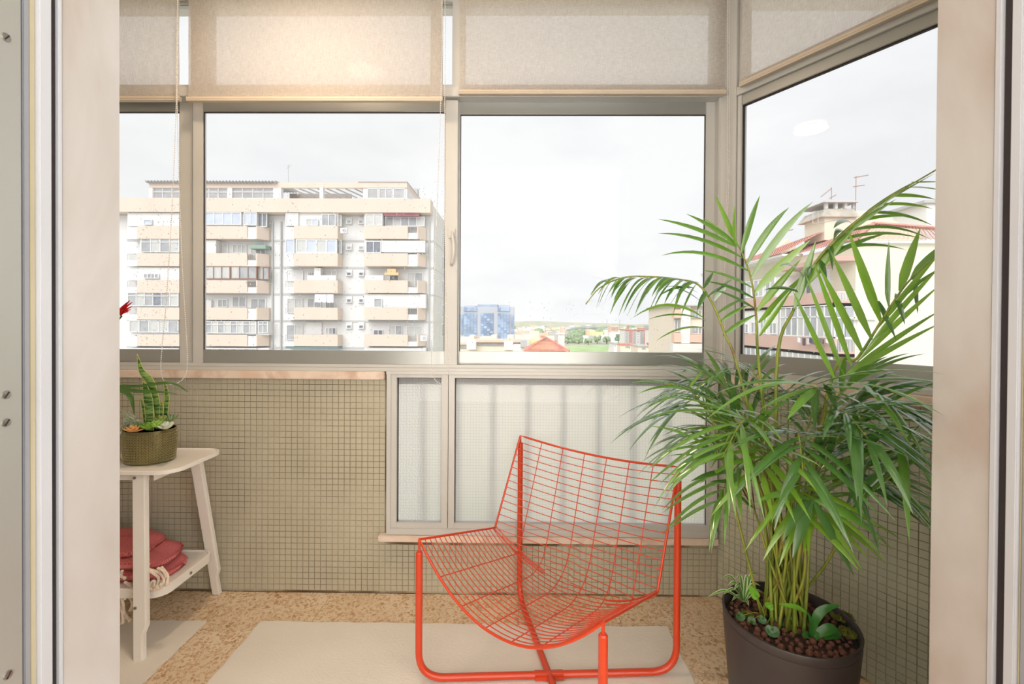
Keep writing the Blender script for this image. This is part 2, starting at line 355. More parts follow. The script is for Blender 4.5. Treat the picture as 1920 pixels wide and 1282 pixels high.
# front parapet wall
wf = MB()
wf.box(XL, XW0, D+.0028, D+.14, 0, ZS); wf.box(XW0, CORNER.x+.05, D+.0028, D+.14, 0, ZW0); wf.box(XW1, CORNER.x+.03, D+.0028, D+.10, ZW0, ZS)
wall_front = wf.build('wall_front', M_GROUT); struct(wall_front, 'parapet wall under the windows covered in small khaki mosaic tiles', 'wall')
wr = MB(); a, b, c, e = rpt(0, -.0028, 0), rpt(1.75, -.0028, 0), rpt(1.75, -.14, 0), rpt(-.08, -.14, 0)
wr.prism([(p.x, p.y) for p in (a, b, c, e)][::-1], 0, ZS)
wall_right = wr.build('wall_right', M_GROUT); struct(wall_right, 'angled parapet wall behind the palm covered in small khaki mosaic tiles, tinted greener for the cooler light', 'wall')
PT = .02535; TS = .0237
def tile_mb(mb, c, ux, n):                     # one mosaic tile: front edge chamfered
    uz = Vector((0,0,1)); h = TS/2; k = h-.0009; back = -n*.0032
    q = [c+ux*sx*h+uz*sz*h+back for sx, sz in ((-1,-1),(1,-1),(1,1),(-1,1))]+[c+ux*sx*h+uz*sz*h-n*.0008 for sx, sz in ((-1,-1),(1,-1),(1,1),(-1,1))]+[c+ux*sx*k+uz*sz*k for sx, sz in ((-1,-1),(1,-1),(1,1),(-1,1))]
    mb.add(q, [(0,1,5,4),(1,2,6,5),(2,3,7,6),(3,0,4,7),(4,5,9,8),(5,6,10,9),(6,7,11,10),(7,4,8,11),(8,9,10,11)])
def tiles(wall, cells, ux, n, key, M_TILE=M_TILE):
    cells.sort(key=key); t0 = MB(); tile_mb(t0, Vector((0,0,0)), ux, n); me = t0.mesh('tile', M_TILE)
    for c in cells[:300]: piece('tile', me, c - n*R_.uniform(0, .0005), wall)
    rest = MB()
    for c in cells[300:]: tile_mb(rest, c - n*R_.uniform(0, .0005), ux, n)
    tag(rest.build('tiles', M_TILE, wall), kind='stuff')
zt0 = ZS-.034; cells = []
x0 = fx(409, 800, D)
for i in range(-28, 100):
    for j in range(0, 45):
        x = x0+PT*i; z = zt0-PT*(j+.5)
        if z < .004+TS/2 or x > CORNER.x-.012: continue
        if x+TS/2 > XW0 and z+TS/2 > ZW0-.012: 
            if x-TS/2 < XW1+.002: continue
        cells.append(Vector((x, D, z)))
tiles(wall_front, cells, Vector((1,0,0)), Vector((0,-1,0)), lambda c: (c.x+.72)**2+(c.z-.62)**2)
cells = []
for i in range(0, 62):
    for j in range(0, 45):
        t = .014+PT*i; z = zt0-PT*(j+.5)
        if z < .004+TS/2: continue
        cells.append(rpt(t, 0, z))
def keyr(c):
    d = c-CAM; q = RM.transposed() @ d; u = 960+F*q.x/-q.z; v = VPP-F*q.y/-q.z
    return d.length + (0 if 1600 < u < 1765 else 5) + (0 if v > 880 else 2)
tiles(wall_right, cells, RDIR, RN, keyr, M_TILER)
# the wall with the doorway between room and balcony, the room and its shell
wi = MB()
wi.box(XL-.1, XJL-.02, YNL, YF, 0, CEIL); wi.box(XJR+.02, 2.5, YNR, YF, 0, CEIL); wi.box(XJL-.02, XJR+.02, YNL, YF, 2.27, CEIL)
struct(wi.build('wall_inner', M_WHITE), 'white wall with the open doorway to the balcony', 'wall')
for n_, bx in (('wall_left', (XL-.12, XL, YF, D+.14, 0, CEIL)), ('wall_room_left', (XL-.12, XL, -3.4, YNL, 0, CEIL)), ('wall_room_right', (2.5, 2.62, -3.4, YF, 0, CEIL)), ('wall_back', (XL-.12, 2.62, -3.4, -3.2, 0, CEIL))):
    struct(MB().box(*bx).build(n_, M_WHITE), {'wall_left': 'white end wall of the balcony out of view', 'wall_room_left': 'white side wall of the room on the left', 'wall_room_right': 'white side wall of the room on the right', 'wall_back': 'white rear wall of the room behind the camera'}[n_], 'wall')
ce = MB(); ce.box(XL-.12, 2.9, -3.4, D+.2, CEIL, CEIL+.25)
struct(ce.build('ceiling', M_CEIL), 'white ceiling over room and balcony', 'ceiling')
hd = MB(); hd.box(XL, CORNER.x+.03, D-.02, D+.14, TOP, CEIL)
q = [rpt(0,.02,0), rpt(1.75,.02,0), rpt(1.75,-.14,0), rpt(-.08,-.14,0)]; hd.prism([(p.x,p.y) for p in q][::-1], TOP, CEIL)
struct(hd.build('trim_4', M_WHITE), 'white lintel above the balcony glazing', 'trim')
MB().box
struct(MB().box(XJL-.02, XJL, YNL, YF, 0, 2.27).build('trim_1', M_MARBLE, bevel=.0025), 'pale marble reveal on the left side of the doorway', 'trim')
struct(MB().box(XJR, XJR+.02, YNR, YF, 0, 2.27).build('trim_2', M_MARBLE, bevel=.0025), 'pale pinkish marble reveal on the right side of the doorway', 'trim')
struct(MB().box(XJL, XJR, YNR, YF, 2.25, 2.27).build('trim_3', M_MARBLE, bevel=.002), 'marble slab across the head of the doorway', 'trim')
sl = MB(); x0_, x1_ = XL, XW0-.001; sl.box(x0_, x1_, D-.022, D+.03, ZS-.034, ZS)
sill = sl.build('trim_5', M_SILL, bevel=.003); struct(sill, 'stained beige marble window sill above the mosaic tiles', 'trim')
sr = MB(); q = [rpt(-.0,.018,0), rpt(1.7,.018,0), rpt(1.7,-.03,0), rpt(-.02,-.03,0)]; sr.prism([(p.x,p.y) for p in q][::-1], ZS-.034, ZS)
struct(sr.build('trim_6', M_SILL, bevel=.003), 'beige marble sill of the angled window behind the palm', 'trim')
lg = MB(); fbox(lg, 708, 1008, 1348, 1020, D-.026, D+.02); struct(lg.build('trim_7', M_SILL, bevel=.003), 'weathered stone ledge under the frosted window', 'trim')

# ------------------------------------------------------------------ door frame close to the camera
M_STILE = mat('aluminium_door_stile', (182, 182, 176), .4, .06, 2, metal=.5, stretch=(1,1,.08)); M_YEL = mat('aged_yellow_strip', (186, 175, 146), .6, .08, 6)
M_GREY = mat('grey_door_strip', (150, 152, 158), .5, .05, 6); M_WSTRIP = mat('white_door_strip', (196, 197, 202), .4, .02, 6)
def door_frame(name, xj, sgn, segs, label):
    r = root(name, (xj, .70, 0), label, 'door frame', kind='structure')
    for nm, y0, y1, off, m in segs:
        xa, xb = sorted((xj+sgn*off, xj-sgn*.035))
        o = MB().box(xa, xb, y0, y1, 0, 2.27).build(nm, m, r, bevel=.0012)
        if nm == 'door_stile':
            for u, v in (((10, 70), (8, 740), (8, 792), (10, 1265)) if sgn > 0 else ()):
                yy = yl(u); zz = at(u, v, yy).z; s = MB()
                s.lathe([(0, -.001), (.0062, 0), (.0058, .0016), (0, .0022)], seg=16)
                s.v = [(xj+off+z_, yy+x_, zz+y_) for x_, y_, z_ in s.v]; sc = s.build('screw', M_CHROME, o, smooth='auto')
                k = MB(); k.box(-.0009, .0009, -.005, .005, .0017, .0025); a_ = math.radians(-35)
                k.v = [(xj+off+z_, yy+x_*math.cos(a_)-y_*math.sin(a_), zz+x_*math.sin(a_)+y_*math.cos(a_)) for x_, y_, z_ in k.v]; k.build('screw_slot', M_DARK, o)
    return r
door_frame('door_1', XJL, 1, [('white_strip', yl(108), yl(115), .003, M_WSTRIP), ('rubber_gasket', yl(94), yl(108), -.002, M_DARK), ('aluminium_strip', yl(71), yl(94)-.0002, .004, M_WSTRIP),
    ('backing_strip', yl(59), yl(71), -.003, M_YEL), ('track_strip', yl(47), yl(59), -.002, M_GREY), ('shadow_groove', yl(40), yl(47), -.006, M_DARK), ('door_stile', .50, yl(40)-.0005, .002, M_STILE)],
    'aluminium door frame beside the left marble reveal, with slotted screws and black gasket')
door_frame('door_2', XJR, -1, [('white_strip', yr(1873), yr(1861), .003, M_WSTRIP), ('rubber_gasket', yr(1892), yr(1873), -.002, M_DARK), ('aluminium_strip', yr(1912), yr(1892)-.0002, .003, M_WSTRIP),
    ('backing_strip', yr(1918), yr(1912), -.003, M_YEL), ('door_stile', .50, yr(1918)-.0005, -.001, M_GREY)], 'aluminium door frame with black gasket beside the right marble reveal')

# ------------------------------------------------------------------ windows
def drops(parent, x0, x1, z0, z1, y, n, seed, top_bias=.6, rmin=.0009, rmax=.0027):
    r = random.Random(seed); mb = MB()
    for _ in range(n):
        x = r.uniform(x0, x1); z = z0+(z1-z0)*(r.random()**(1.0))*top_bias; ra = rmin+(rmax-rmin)*r.random()**2.2
        mb.ball((x, y, z), ra, 6, 4, (1, .55, r.uniform(.9, 1.6)))
    m = MATS.get('rain_water')
    if not m:
        m = bpy.data.materials.new('rain_water'); m.use_nodes = True; N = m.node_tree.nodes; b = N['Principled BSDF']
        b.inputs['Transmission Weight'].default_value = 1; b.inputs['IOR'].default_value = 1.22; b.inputs['Roughness'].default_value = .02
        nz_ = N.new('ShaderNodeTexNoise'); nz_.inputs['Scale'].default_value = 40; MATS['rain_water'] = m
    tag(mb.build('raindrops', m, parent, smooth=True), kind='stuff')
def sash(win, u0, v0, u1, v1, gl, y0, y1, ndrops, seed, tb):
    gu0, gv0, gu1, gv1 = gl; X0, X1, Z0, Z1 = frect(u0, v0, u1, v1, y0); GX0, GX1, GZ0, GZ1 = frect(gu0, gv0, gu1, gv1, y0)
    if u0 < 200: X0 = XL+.1; GX0 = X0+.04
    s = MB(); s.box(GX0-.001, GX1+.001, y0+.002, y1-.002, GZ1, Z1-.001).box(GX0-.001, GX1+.001, y0+.002, y1-.002, Z0+.001, GZ0)
    rails = s.build('sash_frame', M_ALU, win, bevel=.0022)
    st = MB(); st.box(X0, GX0, y0, y1, Z0, Z1); st.build('stile', M_ALU2, rails, bevel=.0025)
    st = MB(); st.box(GX1, X1, y0, y1, Z0, Z1); st.build('stile', M_ALU2, rails, bevel=.0025)
    e = .003; sealmb = MB()
    for bx in ((GX0, GX0+e, GZ0, GZ1), (GX1-e, GX1, GZ0, GZ1), (GX0+e, GX1-e, GZ1-e, GZ1)):
        sealmb.box(bx[0], bx[1], (y0+y1)/2-.007, (y0+y1)/2-.003, bx[2], bx[3])
    sealmb.build('glazing_seal', M_DARK, rails)
    ym = (y0+y1)/2
    MB().box(GX0, GX1, ym-.002, ym+.002, GZ0, GZ1).build('pane', M_WET if ndrops > 300 else M_GLASS, rails)
    if ndrops: drops(rails, max(GX0, -1.7), GX1-.004, GZ0+.004, GZ1-.01, ym+.0032, ndrops, seed, tb)
    return rails
w1 = root('window_1', ((fx(300, 500, D)+CORNER.x)/2, D, ZS), 'long row of sliding aluminium windows looking onto the apartment blocks', 'window', kind='structure')
fr = MB()
X0_, X1_ = XL, fx(1352, 400, D)
zt_, zb_ = fz(960, 684.5, D), ZS+.0
fr.box(X0_, X1_, D-.012, D+.07, ZS, fz(960, 690.5, D)); fr.box(X0_, X1_, D-.004, D+.028, fz(960,690.5,D), zt_)
fr.box(X0_, X1_, D+.030, D+.068, fz(960,690.5,D), fz(960, 687.5, D))
f1 = fr.build('bottom_track', M_ALU2, w1, bevel=.0015)
tr_ = MB(); tr_.box(X0_, X1_, D-.016, D+.07, fz(960, 184, D), fz(960, 166, D)); tr_.build('transom', M_ALU2, w1, bevel=.002)
jb = MB(); jb.box(fx(1345, 400, D), X1_, D-.006, D+.07, zt_, fz(960,184,D)); jb.build('side_jamb', M_ALU2, w1, bevel=.002)
sA = sash(w1, 0, 187, 361, 683, (0, 209, 336, 654), D+.034, D+.058, 520, 3, .62)
sB = sash(w1, 361, 187, 858, 683, (380, 209, 834, 657), D+.002, D+.027, 1150, 4, .72)
sC = sash(w1, 838, 185, 1345, 686.5, (862, 214, 1322, 660), D+.034, D+.058, 170, 5, .22)
# crescent handle on the stile of the middle sash
hb = MB(); P = [at(847, 432, D-.001), at(849, 445, D-.02), at(851, 468, D-.03), at(848, 490, D-.018), at(846, 497, D-.001)]
hb.tube(bez(P, 20), [.006]*4+[.0075]*13+[.006]*4, 8)
fbox(hb, 841, 428, 853, 446, D-.006, D+.003)
M_HANDLE = mat('pale_grey_handle', (214, 210, 204), .4, .03); hb.build('handle', M_HANDLE, sB, smooth='auto')
# low frosted window
w3 = root('window_3', (fx(1035, 1000, D), D, ZW0), 'low fixed window of frosted wired glass in an aluminium frame', 'window', kind='structure')
yo = D-.018
fo = MB()
fbox(fo, 724, 697.5, 1346, 704, yo, D+.03); fbox(fo, 724, 994, 1346, 1006, yo, D+.03)
zA, zB = fz(1035, 1006, yo), fz(1035, 697.5, yo)
fo.box(fx(724,850,yo), fx(732.5,850,yo), yo+.0004, D+.03, zA, zB); fo.box(fx(1336,850,yo), fx(1346,850,yo), yo+.0004, D+.03, zA, zB)
fo.build('outer_frame', M_ALU2, w3, bevel=.0015)
yi = D-.012
fi = MB(); z0i, z1i = fz(1035, 995, yi), fz(1035, 703.5, yi)
for (ua, ub) in ((732, 743.5), (827, 839.5), (840.5, 852), (1327, 1336.5)): fi.box(fx(ua,850,yi), fx(ub,850,yi), yi, D+.028, z0i, z1i)
for (ua, ub, va, vb) in ((743, 827.5, 703.5, 710), (851.5, 1327.5, 703.5, 710)):
    fi.box(fx(ua,850,yi), fx(ub,850,yi), yi+.001, D+.028, fz(1035, vb, yi), z1i); fi.box(fx(ua,850,yi), fx(ub,850,yi), yi+.001, D+.028, z0i, fz(1035, 983, yi))
fi.build('inner_frame', M_ALU2, w3, bevel=.0015)
for (ua, ub) in ((743, 828), (851, 1328)):
    fp = MB().box(fx(ua,850,yi), fx(ub,850,yi), D+.006, D+.010, fz(1035, 984, yi), fz(1035, 709, yi)); fp.f[4] = fp.f[4][::-1]
    fp = fp.build('frosted_pane', M_GLASS, w3); fp.data.materials.append(M_FROST); fp.data.polygons[4].material_index = 1   # outer face is the patterned one
    gs = MB(); xa, xb = fx(ua,850,yi)+.002, fx(ub,850,yi)-.002; za, zb = fz(1035,983,yi), fz(1035,710,yi)
    gs.box(xa, xa+.003, D+.003, D+.006, za, zb).box(xb-.003, xb, D+.003, D+.006, za, zb).box(xa, xb, D+.003, D+.006, zb-.003, zb)
    gs.build('glazing_seal', M_DARK, w3)
# railing outside the frosted glass
rl = root('balcony_railing', (fx(1030, 1000, D+.1), D+.13, .1), 'dark iron railing whose bars show through the frosted window', 'railing')
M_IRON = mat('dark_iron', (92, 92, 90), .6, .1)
RY = D+.15
MB().box(XW0-.1, XW1+.03, D+.0125, D+.05, fz(1030, 722, D+.012), fz(1030, 700, D+.012)).build('dark_top_strip', M_IRON, rl)  # dark strip added against the panes to make the dark band at their top
MB().box(XW0-.1, XW1+.08, RY-.012, RY+.012, ZW0-.05, ZW0-.02).build('bottom_rail', M_IRON, rl)
for k in range(9):
    u = 732+64.4*k; x = fx(u, 850, RY); MB().tube([(x, RY, fz(1030, 719, RY-.02)), (x, RY+.01, ZW0-.03)], .0105, 8).build('bar', M_IRON, rl)
# upper windows behind the blinds
w4 = root('window_4', (0, D+.03, fz(960,166,D)), 'upper row of fixed windows half covered by the roller blinds', 'window', kind='structure')
ux = MB(); y0, y1 = D+.0, D+.05; zb4 = fz(960, 166, D)
for ua, ub in ((357, 392), (807, 827), (848, 871), (1336, 1356)): ux.box(fx(ua,80,y0), fx(ub,80,y0), y0, y1, zb4, TOP)
ux.build('mullions', M_ALU2, w4, bevel=.002)
ux = MB(); ux.box(XL, fx(1352,80,y0), y0+.004, y1, zb4, zb4+.02).box(XL, fx(1352,80,y0), y0+.004, y1, TOP-.03, TOP); ux.build('rails', M_ALU2, w4, bevel=.002)
for ua, ub in ((0, 357), (392, 807), (827, 848), (871, 1336)):
    xa = XL if ua == 0 else fx(ua,80,y0); MB().box(xa, fx(ub,80,y0), D+.024, D+.027, zb4+.02, TOP-.03).build('pane', M_GLASS, w4)
# corner post
cp = MB(); A = Vector((fx(1352, 400, D-.004), D-.004, 0)); e_ = rt(on_right(1388, 300, .004))
Bp = CORNER+RN*.006; C_ = rpt(max(.01, e_-.018), .006, 0); Dp = rpt(max(.01, e_-.018), -.07, 0); E_ = Vector((A.x, D+.08, 0))
cp.prism([(p.x, p.y) for p in (A, Bp, C_, Dp, E_)], ZS, TOP)
struct(cp.build('trim_8', M_ALU2, bevel=.0015), 'aluminium corner post between front windows and angled window', 'trim')
# angled window on the right
def rbox(mb, t0, t1, o0, o1, z0, z1):
    q = [rpt(t0,o1,0), rpt(t1,o1,0), rpt(t1,o0,0), rpt(t0,o0,0)]; return mb.prism([(p.x,p.y) for p in q], z0, z1)
w2 = root('window_2', tuple(rpt(.5, 0, ZS)), 'angled sliding window behind the palm looking onto the pink balconies', 'window', kind='structure')
t0 = max(.01, e_-.018); gl0 = rt(on_right(1388, 400, 0)); zr1, zr0 = on_right(1388, 197, 0).z, on_right(1388, 664, 0).z
ztr = on_right(1388, 178, 0).z; ztr2 = on_right(1384, 164, 0).z; zbr = on_right(1400, 694, 0).z
fr = MB(); rbox(fr, t0, 1.7, -.06, .008, ztr, ztr2); rbox(fr, t0, 1.7, -.06, .010, ZS, zbr); fr.build('outer_frame', M_ALU2, w2, bevel=.002)
s = MB(); rbox(s, gl0, 1.7, -.03, -.004, zr1, ztr); rbox(s, gl0, 1.7, -.03, -.004, zbr, zr0); rs = s.build('sash_frame', M_ALU, w2, bevel=.002)
s = MB(); rbox(s, t0+.001, gl0, -.03, -.001, zbr, ztr); s.build('stile', M_ALU2, rs, bevel=.002)
s = MB(); rbox(s, gl0, gl0+.004, -.022, -.012, zr0, zr1); rbox(s, gl0, 1.7, -.022, -.012, zr1-.004, zr1); s.build('glazing_seal', M_DARK, rs)
s = MB(); rbox(s, gl0, 1.7, -.020, -.016, zr0, zr1); s.build('pane', M_GLASS, rs)
rd = random.Random(9); dm = MB()
for _ in range(130):
    p = rpt(rd.uniform(gl0+.01, 1.1), -.0215, rd.uniform(zr0+.005, zr0+.35)); dm.ball(p, .0007+.001*rd.random()**2.5, 6, 4)
tag(dm.build('raindrops', MATS['rain_water'], rs, smooth=True), kind='stuff')
w5 = root('window_5', tuple(rpt(.5, 0, ztr2)), 'upper angled window behind the right roller blind', 'window', kind='structure')
s = MB(); rbox(s, t0, t0+.03, -.05, -.01, ztr2, TOP); rbox(s, .95, 1.0, -.05, -.01, ztr2, TOP); s.build('mullions', M_ALU2, w5, bevel=.002)
s = MB(); rbox(s, t0+.03, 1.7, -.03, -.026, ztr2, TOP); s.build('pane', M_GLASS, w5)

# ------------------------------------------------------------------ roller blinds
M_BAR = mat('beige_blind_bar', (212, 196, 176), .5, .04); M_CHAIN = mat('white_bead_chain', (240, 236, 230), .4, .02)
def beads(path, name, parent, step=.0085, r=.0025):
    P = bez(path, 200); mb = MB(); acc = 0; last = P[0]; mb.ball(P[0], r, 6, 4)
    for p in P[1:]:
        seg = (p-last).length
        while acc+seg >= step:
            k = (step-acc)/seg; last = last+(p-last)*k; mb.ball(last, r, 6, 4); seg = (p-last).length; acc = 0
        acc += seg; last = p
    mb.tube(P, .0006, 4, caps=False)
    return mb.build(name, M_CHAIN, parent, smooth=True)
def front_blind(ul, ur, vb, y, label, chain=None, xl=None):
    zb = fz((ul+ur)/2, vb, y); xa = xl if xl else fx(ul, 60, y); xb = fx(ur, 60, y)
    r = root('roller_blind', ((xa+xb)/2, y, TOP), label, 'blind', 'beige roller blinds')
    rows = []
    n = 26
    for j in range(n+1):
        z = TOP-.03-(TOP-.03-zb-.02)*j/n; rows.append([Vector((xa+(xb-xa)*i/24, y+.004+.0022*math.sin(i*1.7+ul)*math.sin(j*.4), z)) for i in range(25)])
    rows_b = [[p+Vector((0, .0008, 0)) for p in row] for row in rows]
    mb = MB(); mb.strip(rows); mb.build('fabric', M_BLIND, r, smooth=True)
    hm = MB(); hm.box(xa, xb, y-.001, y+.008, zb+.017, zb+.030); hm.build('hem_pocket', M_BLIND, r, bevel=.001)
    bb = MB(); bb.box(xa-.004, xb+.004, y-.006, y+.012, zb, zb+.018); bb.box(xa-.004, xb+.004, y-.0075, y+.010, zb+.0065, zb+.0105); bb.build('bottom_bar', M_BAR, r, bevel=.001)
    ro = MB(); ro.tube([(xa, y+.02, TOP-.03), (xb, y+.02, TOP-.03)], .018, 14); ro.build('roller', M_BAR, r, smooth='auto')
    if chain: beads([at(u, v, y_) for u, v, y_ in chain], 'bead_chain', r)
    return r
yb = D-.055
front_blind(100, 335, 189, yb, 'beige roller blind beside the left marble reveal', [(333,-10,yb-.02),(331,100,yb-.02),(330,210,yb-.02),(323,380,yb-.02),(312,560,yb-.02),(303,660,yb-.02),(302,695,yb-.02),(309,716,yb-.02),(326,720,yb-.02),(343,710,yb-.02),(351,690,yb-.02),(350,640,yb-.02),(343,520,yb-.02),(337,380,yb-.02),(333,230,yb-.02),(332,170,yb-.02),(334,-10,yb-.02)], xl=-1.75)
front_blind(352, 829, 190, yb, 'wide warm beige roller blind over the window with the lever handle', [(829,-10,yb-.02),(829,100,yb-.02),(825,230,yb-.02),(819,400,yb-.02),(813,560,yb-.02),(809,660,yb-.02),(811,700,yb-.02),(822,718,yb-.02),(836,712,yb-.02),(840,690,yb-.02),(838,600,yb-.02),(834,430,yb-.02),(834,200,yb-.02),(835,60,yb-.02),(834,-10,yb-.02)])
front_blind(863, 1361, 177, D-.03, 'greyish beige roller blind between middle post and corner post', [(1364,-10,D-.05),(1364,100,D-.05),(1364,300,D-.05),(1361,420,D-.05),(1357,560,D-.05),(1352,680,D-.05),(1350,705,D-.05),(1353,716,D-.05),(1357,702,D-.05),(1359,600,D-.05),(1363,440,D-.05),(1367,300,D-.05),(1367,100,D-.05),(1367,-10,D-.05)])
ob = .035; tb0 = rt(on_right(1390, 60, ob)); zb = on_right(1386, 164, ob).z; tb1 = 1.25
r4 = root('roller_blind', tuple(rpt((tb0+tb1)/2, ob, TOP)), 'slanting roller blind over the angled window beside the right marble reveal', 'blind', 'beige roller blinds')
MB().strip([[rpt(tb0+(tb1-tb0)*i/20, ob-.004+.002*math.sin(i*1.9)*math.sin(j*.4), TOP-.03-(TOP-.05-zb)*j/24) for i in range(21)] for j in range(25)]).build('fabric', M_BLIND, r4, smooth=True)
s = MB(); rbox(s, tb0, tb1, ob-.008, ob+.001, zb+.017, zb+.03); s.build('hem_pocket', M_BLIND, r4, bevel=.001)
s = MB(); rbox(s, tb0-.004, tb1, ob-.012, ob+.006, zb, zb+.018); rbox(s, tb0-.004, tb1, ob-.01, ob+.0075, zb+.0065, zb+.0105); s.build('bottom_bar', M_BAR, r4, bevel=.001)
s = MB(); s.tube([rpt(tb0, ob-.02, TOP-.03), rpt(tb1, ob-.02, TOP-.03)], .018, 14); s.build('roller', M_BAR, r4, smooth='auto')
# round ceiling lamp on the balcony ceiling (its reflection shows in the angled window)
def mirror_hit(u, v, zc):
    p = on_right(u, v, -.018); d = ray(u, v); d2 = d-RN*(2*d.dot(RN)); return p+d2*((zc-p.z)/d2.z)
LP = mirror_hit(1520, 238, CEIL-.04)
lampr = root('ceiling_lamp', (LP.x, LP.y, CEIL), 'round warm ceiling lamp above the balcony, mirrored in the angled window', 'lamp')
s = MB(); s.lathe([(.115, 0), (.115, -.03), (.10, -.03)], (LP.x, LP.y, CEIL), 32); s.build('lamp_base', M_WHITE, lampr, smooth='auto')
em = bpy.data.materials.new('warm_lamp_glow'); em.use_nodes = True; N = em.node_tree.nodes; N.remove(N['Principled BSDF']); ee = N.new('ShaderNodeEmission'); ee.inputs[0].default_value = (1, .78, .48, 1); ee.inputs[1].default_value = 6
nz_ = N.new('ShaderNodeTexNoise'); em.node_tree.links.new(ee.outputs[0], N['Material Output'].inputs[0])
s = MB(); s.lathe([(.10, -.03), (.095, -.042), (.06, -.052), (0, -.055)], (LP.x, LP.y, CEIL), 32); s.build('diffuser', em, lampr, smooth=True)
lo = light('warm_lamp_light', 'AREA', (LP.x, LP.y, CEIL-.06), (0, 0, 0), 10, (1, .76, .54), shape='DISK', size=.2); adopt(lo, lampr)
print('LAMP', LP, 'D', D, on_floor(400,1108), on_floor(1340,1120), 'CORNER', CORNER, 'RDIR', RDIR, RN, 'ZS', ZS)
# ================================================================== orange wire chair
M_ORANGE = mat('orange_red_paint', (208, 64, 28), .32, .03, 5, spec=.5, coat=.3)
RUGZ = .006
cA, cC, cE = on_floor(785, 1281), on_floor(1268, 1268), on_floor(974, 1127); cB = cA+cC-cE
for p in (cA, cB, cC, cE): p.z = 0
mid_ = (cA+cC)/2
chair = root('wire_lounge_chair', (mid_.x, mid_.y, 0), 'orange red wire mesh lounge chair on crossed tubular legs, standing on the cream rug', 'chair')
tz = lambda u, v, c: at(u, v, c.y).z
hA, hB, hC, hE = tz(785,1036,cA), tz(1133,1191,cB), tz(1268,888,cC), tz(975,831,cE)
zb = RUGZ+.0115
def loop(a, ha, b, hb, dz=0):
    P = [a+Vector((0,0,ha)), a+Vector((0,0,zb+dz)), b+Vector((0,0,zb+dz)), b+Vector((0,0,hb))]
    mb = MB(); mb.tube(fillet(P, .085, 9), .0112, 14)
    return mb.build('leg_loop', M_ORANGE, chair, smooth='auto')
l1 = loop(cA, hA, cC, hC); l2 = loop(cE, hE, cB, hB)
s = MB(); s.box(-.05, .05, -.016, .016, 0, .018); ang = math.atan2((cC-cA).y, (cC-cA).x)
s.v = [(mid_.x+x*math.cos(ang)-y*math.sin(ang), mid_.y+x*math.sin(ang)+y*math.cos(ang), RUGZ+.001+z) for x, y, z in s.v]; s.build('cross_plate', M_ORANGE, chair, bevel=.004)
ZF, ZT = (tz(787,1011,cA)+.0), .695
fdir = (cE-cA).normalized()
def plan(s, k): return (cA+(cE-cA)*k)*(1-s)/2 + (cB+(cC-cB)*k)*(1+s)/2
def Tp(s): p = plan(s, 1.0)+fdir*.045*(1-s*s); p.z = ZT-.034*(1-s*s); return p
def Cp(s):
    p = plan(s, (.70 if s < 0 else .66)*1.0+.12*(1-s*s)); p.z = .368-.150*(1-abs(s)**2.3); return p
def Fp(s): p = plan(s, 0); p.z = ZF-.172*(1-abs(s)**2.1); return p
def fil(s): return .15*max(0, 1-(abs(s)/.8)**2)
def on_back(s, d):
    a, c, f = Tp(s), Cp(s), Fp(s); L = (c-a).length; r = min(fil(s), L*.6); rem = L-d
    if rem >= r or r < 1e-4: return a+(c-a)*(d/L)
    t = .5*(1-rem/r); p0 = c+(a-c).normalized()*r; p2 = c+(f-c).normalized()*r
    return p0*(1-t)**2+c*2*t*(1-t)+p2*t*t
def on_seat(s, d):
    a, c, f = Tp(s), Cp(s), Fp(s); L = (c-f).length; r = min(fil(s), L*.6); rem = L-d
    if rem >= r or r < 1e-4: return f+(c-f)*(d/L)
    t = .5*(1-rem/r); p0 = c+(f-c).normalized()*r; p2 = c+(a-c).normalized()*r
    return p0*(1-t)**2+c*2*t*(1-t)+p2*t*t
S = [-1+2*i/24 for i in range(25)]
rim = [Tp(s) for s in S]+[Cp(1)]+[Fp(s) for s in reversed(S)]+[Cp(-1)]
mb = MB(); mb.tube(rim, .0042, 10, closed=True); shell = mb.build('shell_rim', M_ORANGE, chair, smooth='auto')
for sg in (-1, 1):
    for off in (-.004, .004):
        P = [Cp(sg*(1-.6*i/8)) for i in range(9)]; P = [p+Vector((0,0,off))+fdir*off for p in P]
        mb = MB(); mb.tube(P, .0028, 8); mb.build('crease_rod', M_ORANGE, chair, smooth='auto')
step = .0262
def across(fn, Lf, d):
    ok = [s for s in [-1+2*i/72 for i in range(73)] if Lf(s) > d]
    if len(ok) < 5: return
    runs = []; cur = [ok[0]]
    for s in ok[1:]:
        if s-cur[-1] > .05: runs.append(cur); cur = [s]
        else: cur.append(s)
    runs.append(cur)
    for r in runs:
        if len(r) < 3: continue
        mb = MB(); mb.tube([fn(s, d) for s in r[::2]+([r[-1]] if len(r) % 2 == 0 else [])], .00155, 6); mb.build('wire', M_ORANGE, chair, smooth='auto')
Lb = lambda s: (Tp(s)-Cp(s)).length
Ls = lambda s: (Fp(s)-Cp(s)).length
for j in range(1, 24): across(on_back, Lb, step*j)
step2 = .0225
for j in range(1, 26): across(on_seat, Ls, step2*j)
for s in (-.715, -.43, -.143, .143, .43, .715):
    P = [on_back(s, Lb(s)*i/22) for i in range(23)]+[on_seat(s, Ls(s)*(1-i/22)) for i in range(1, 23)]
    mb = MB(); mb.tube([p-Vector((0,0,.0028)) for p in P], .0017, 6); mb.build('long_wire', M_ORANGE, chair, smooth='auto')
for c, h, p in ((cA, hA, Fp(-1)), (cB, hB, Fp(1)), (cC, hC, Tp(1)), (cE, hE, Tp(-1))):
    mb = MB(); mb.tube([c+Vector((0,0,h-.01)), p], .004, 8); mb.tube([c+Vector((0,0,h)), c+Vector((0,0,h+.004))], [.0112, .0085], 12); mb.build('pin', M_ORANGE, chair, smooth='auto')

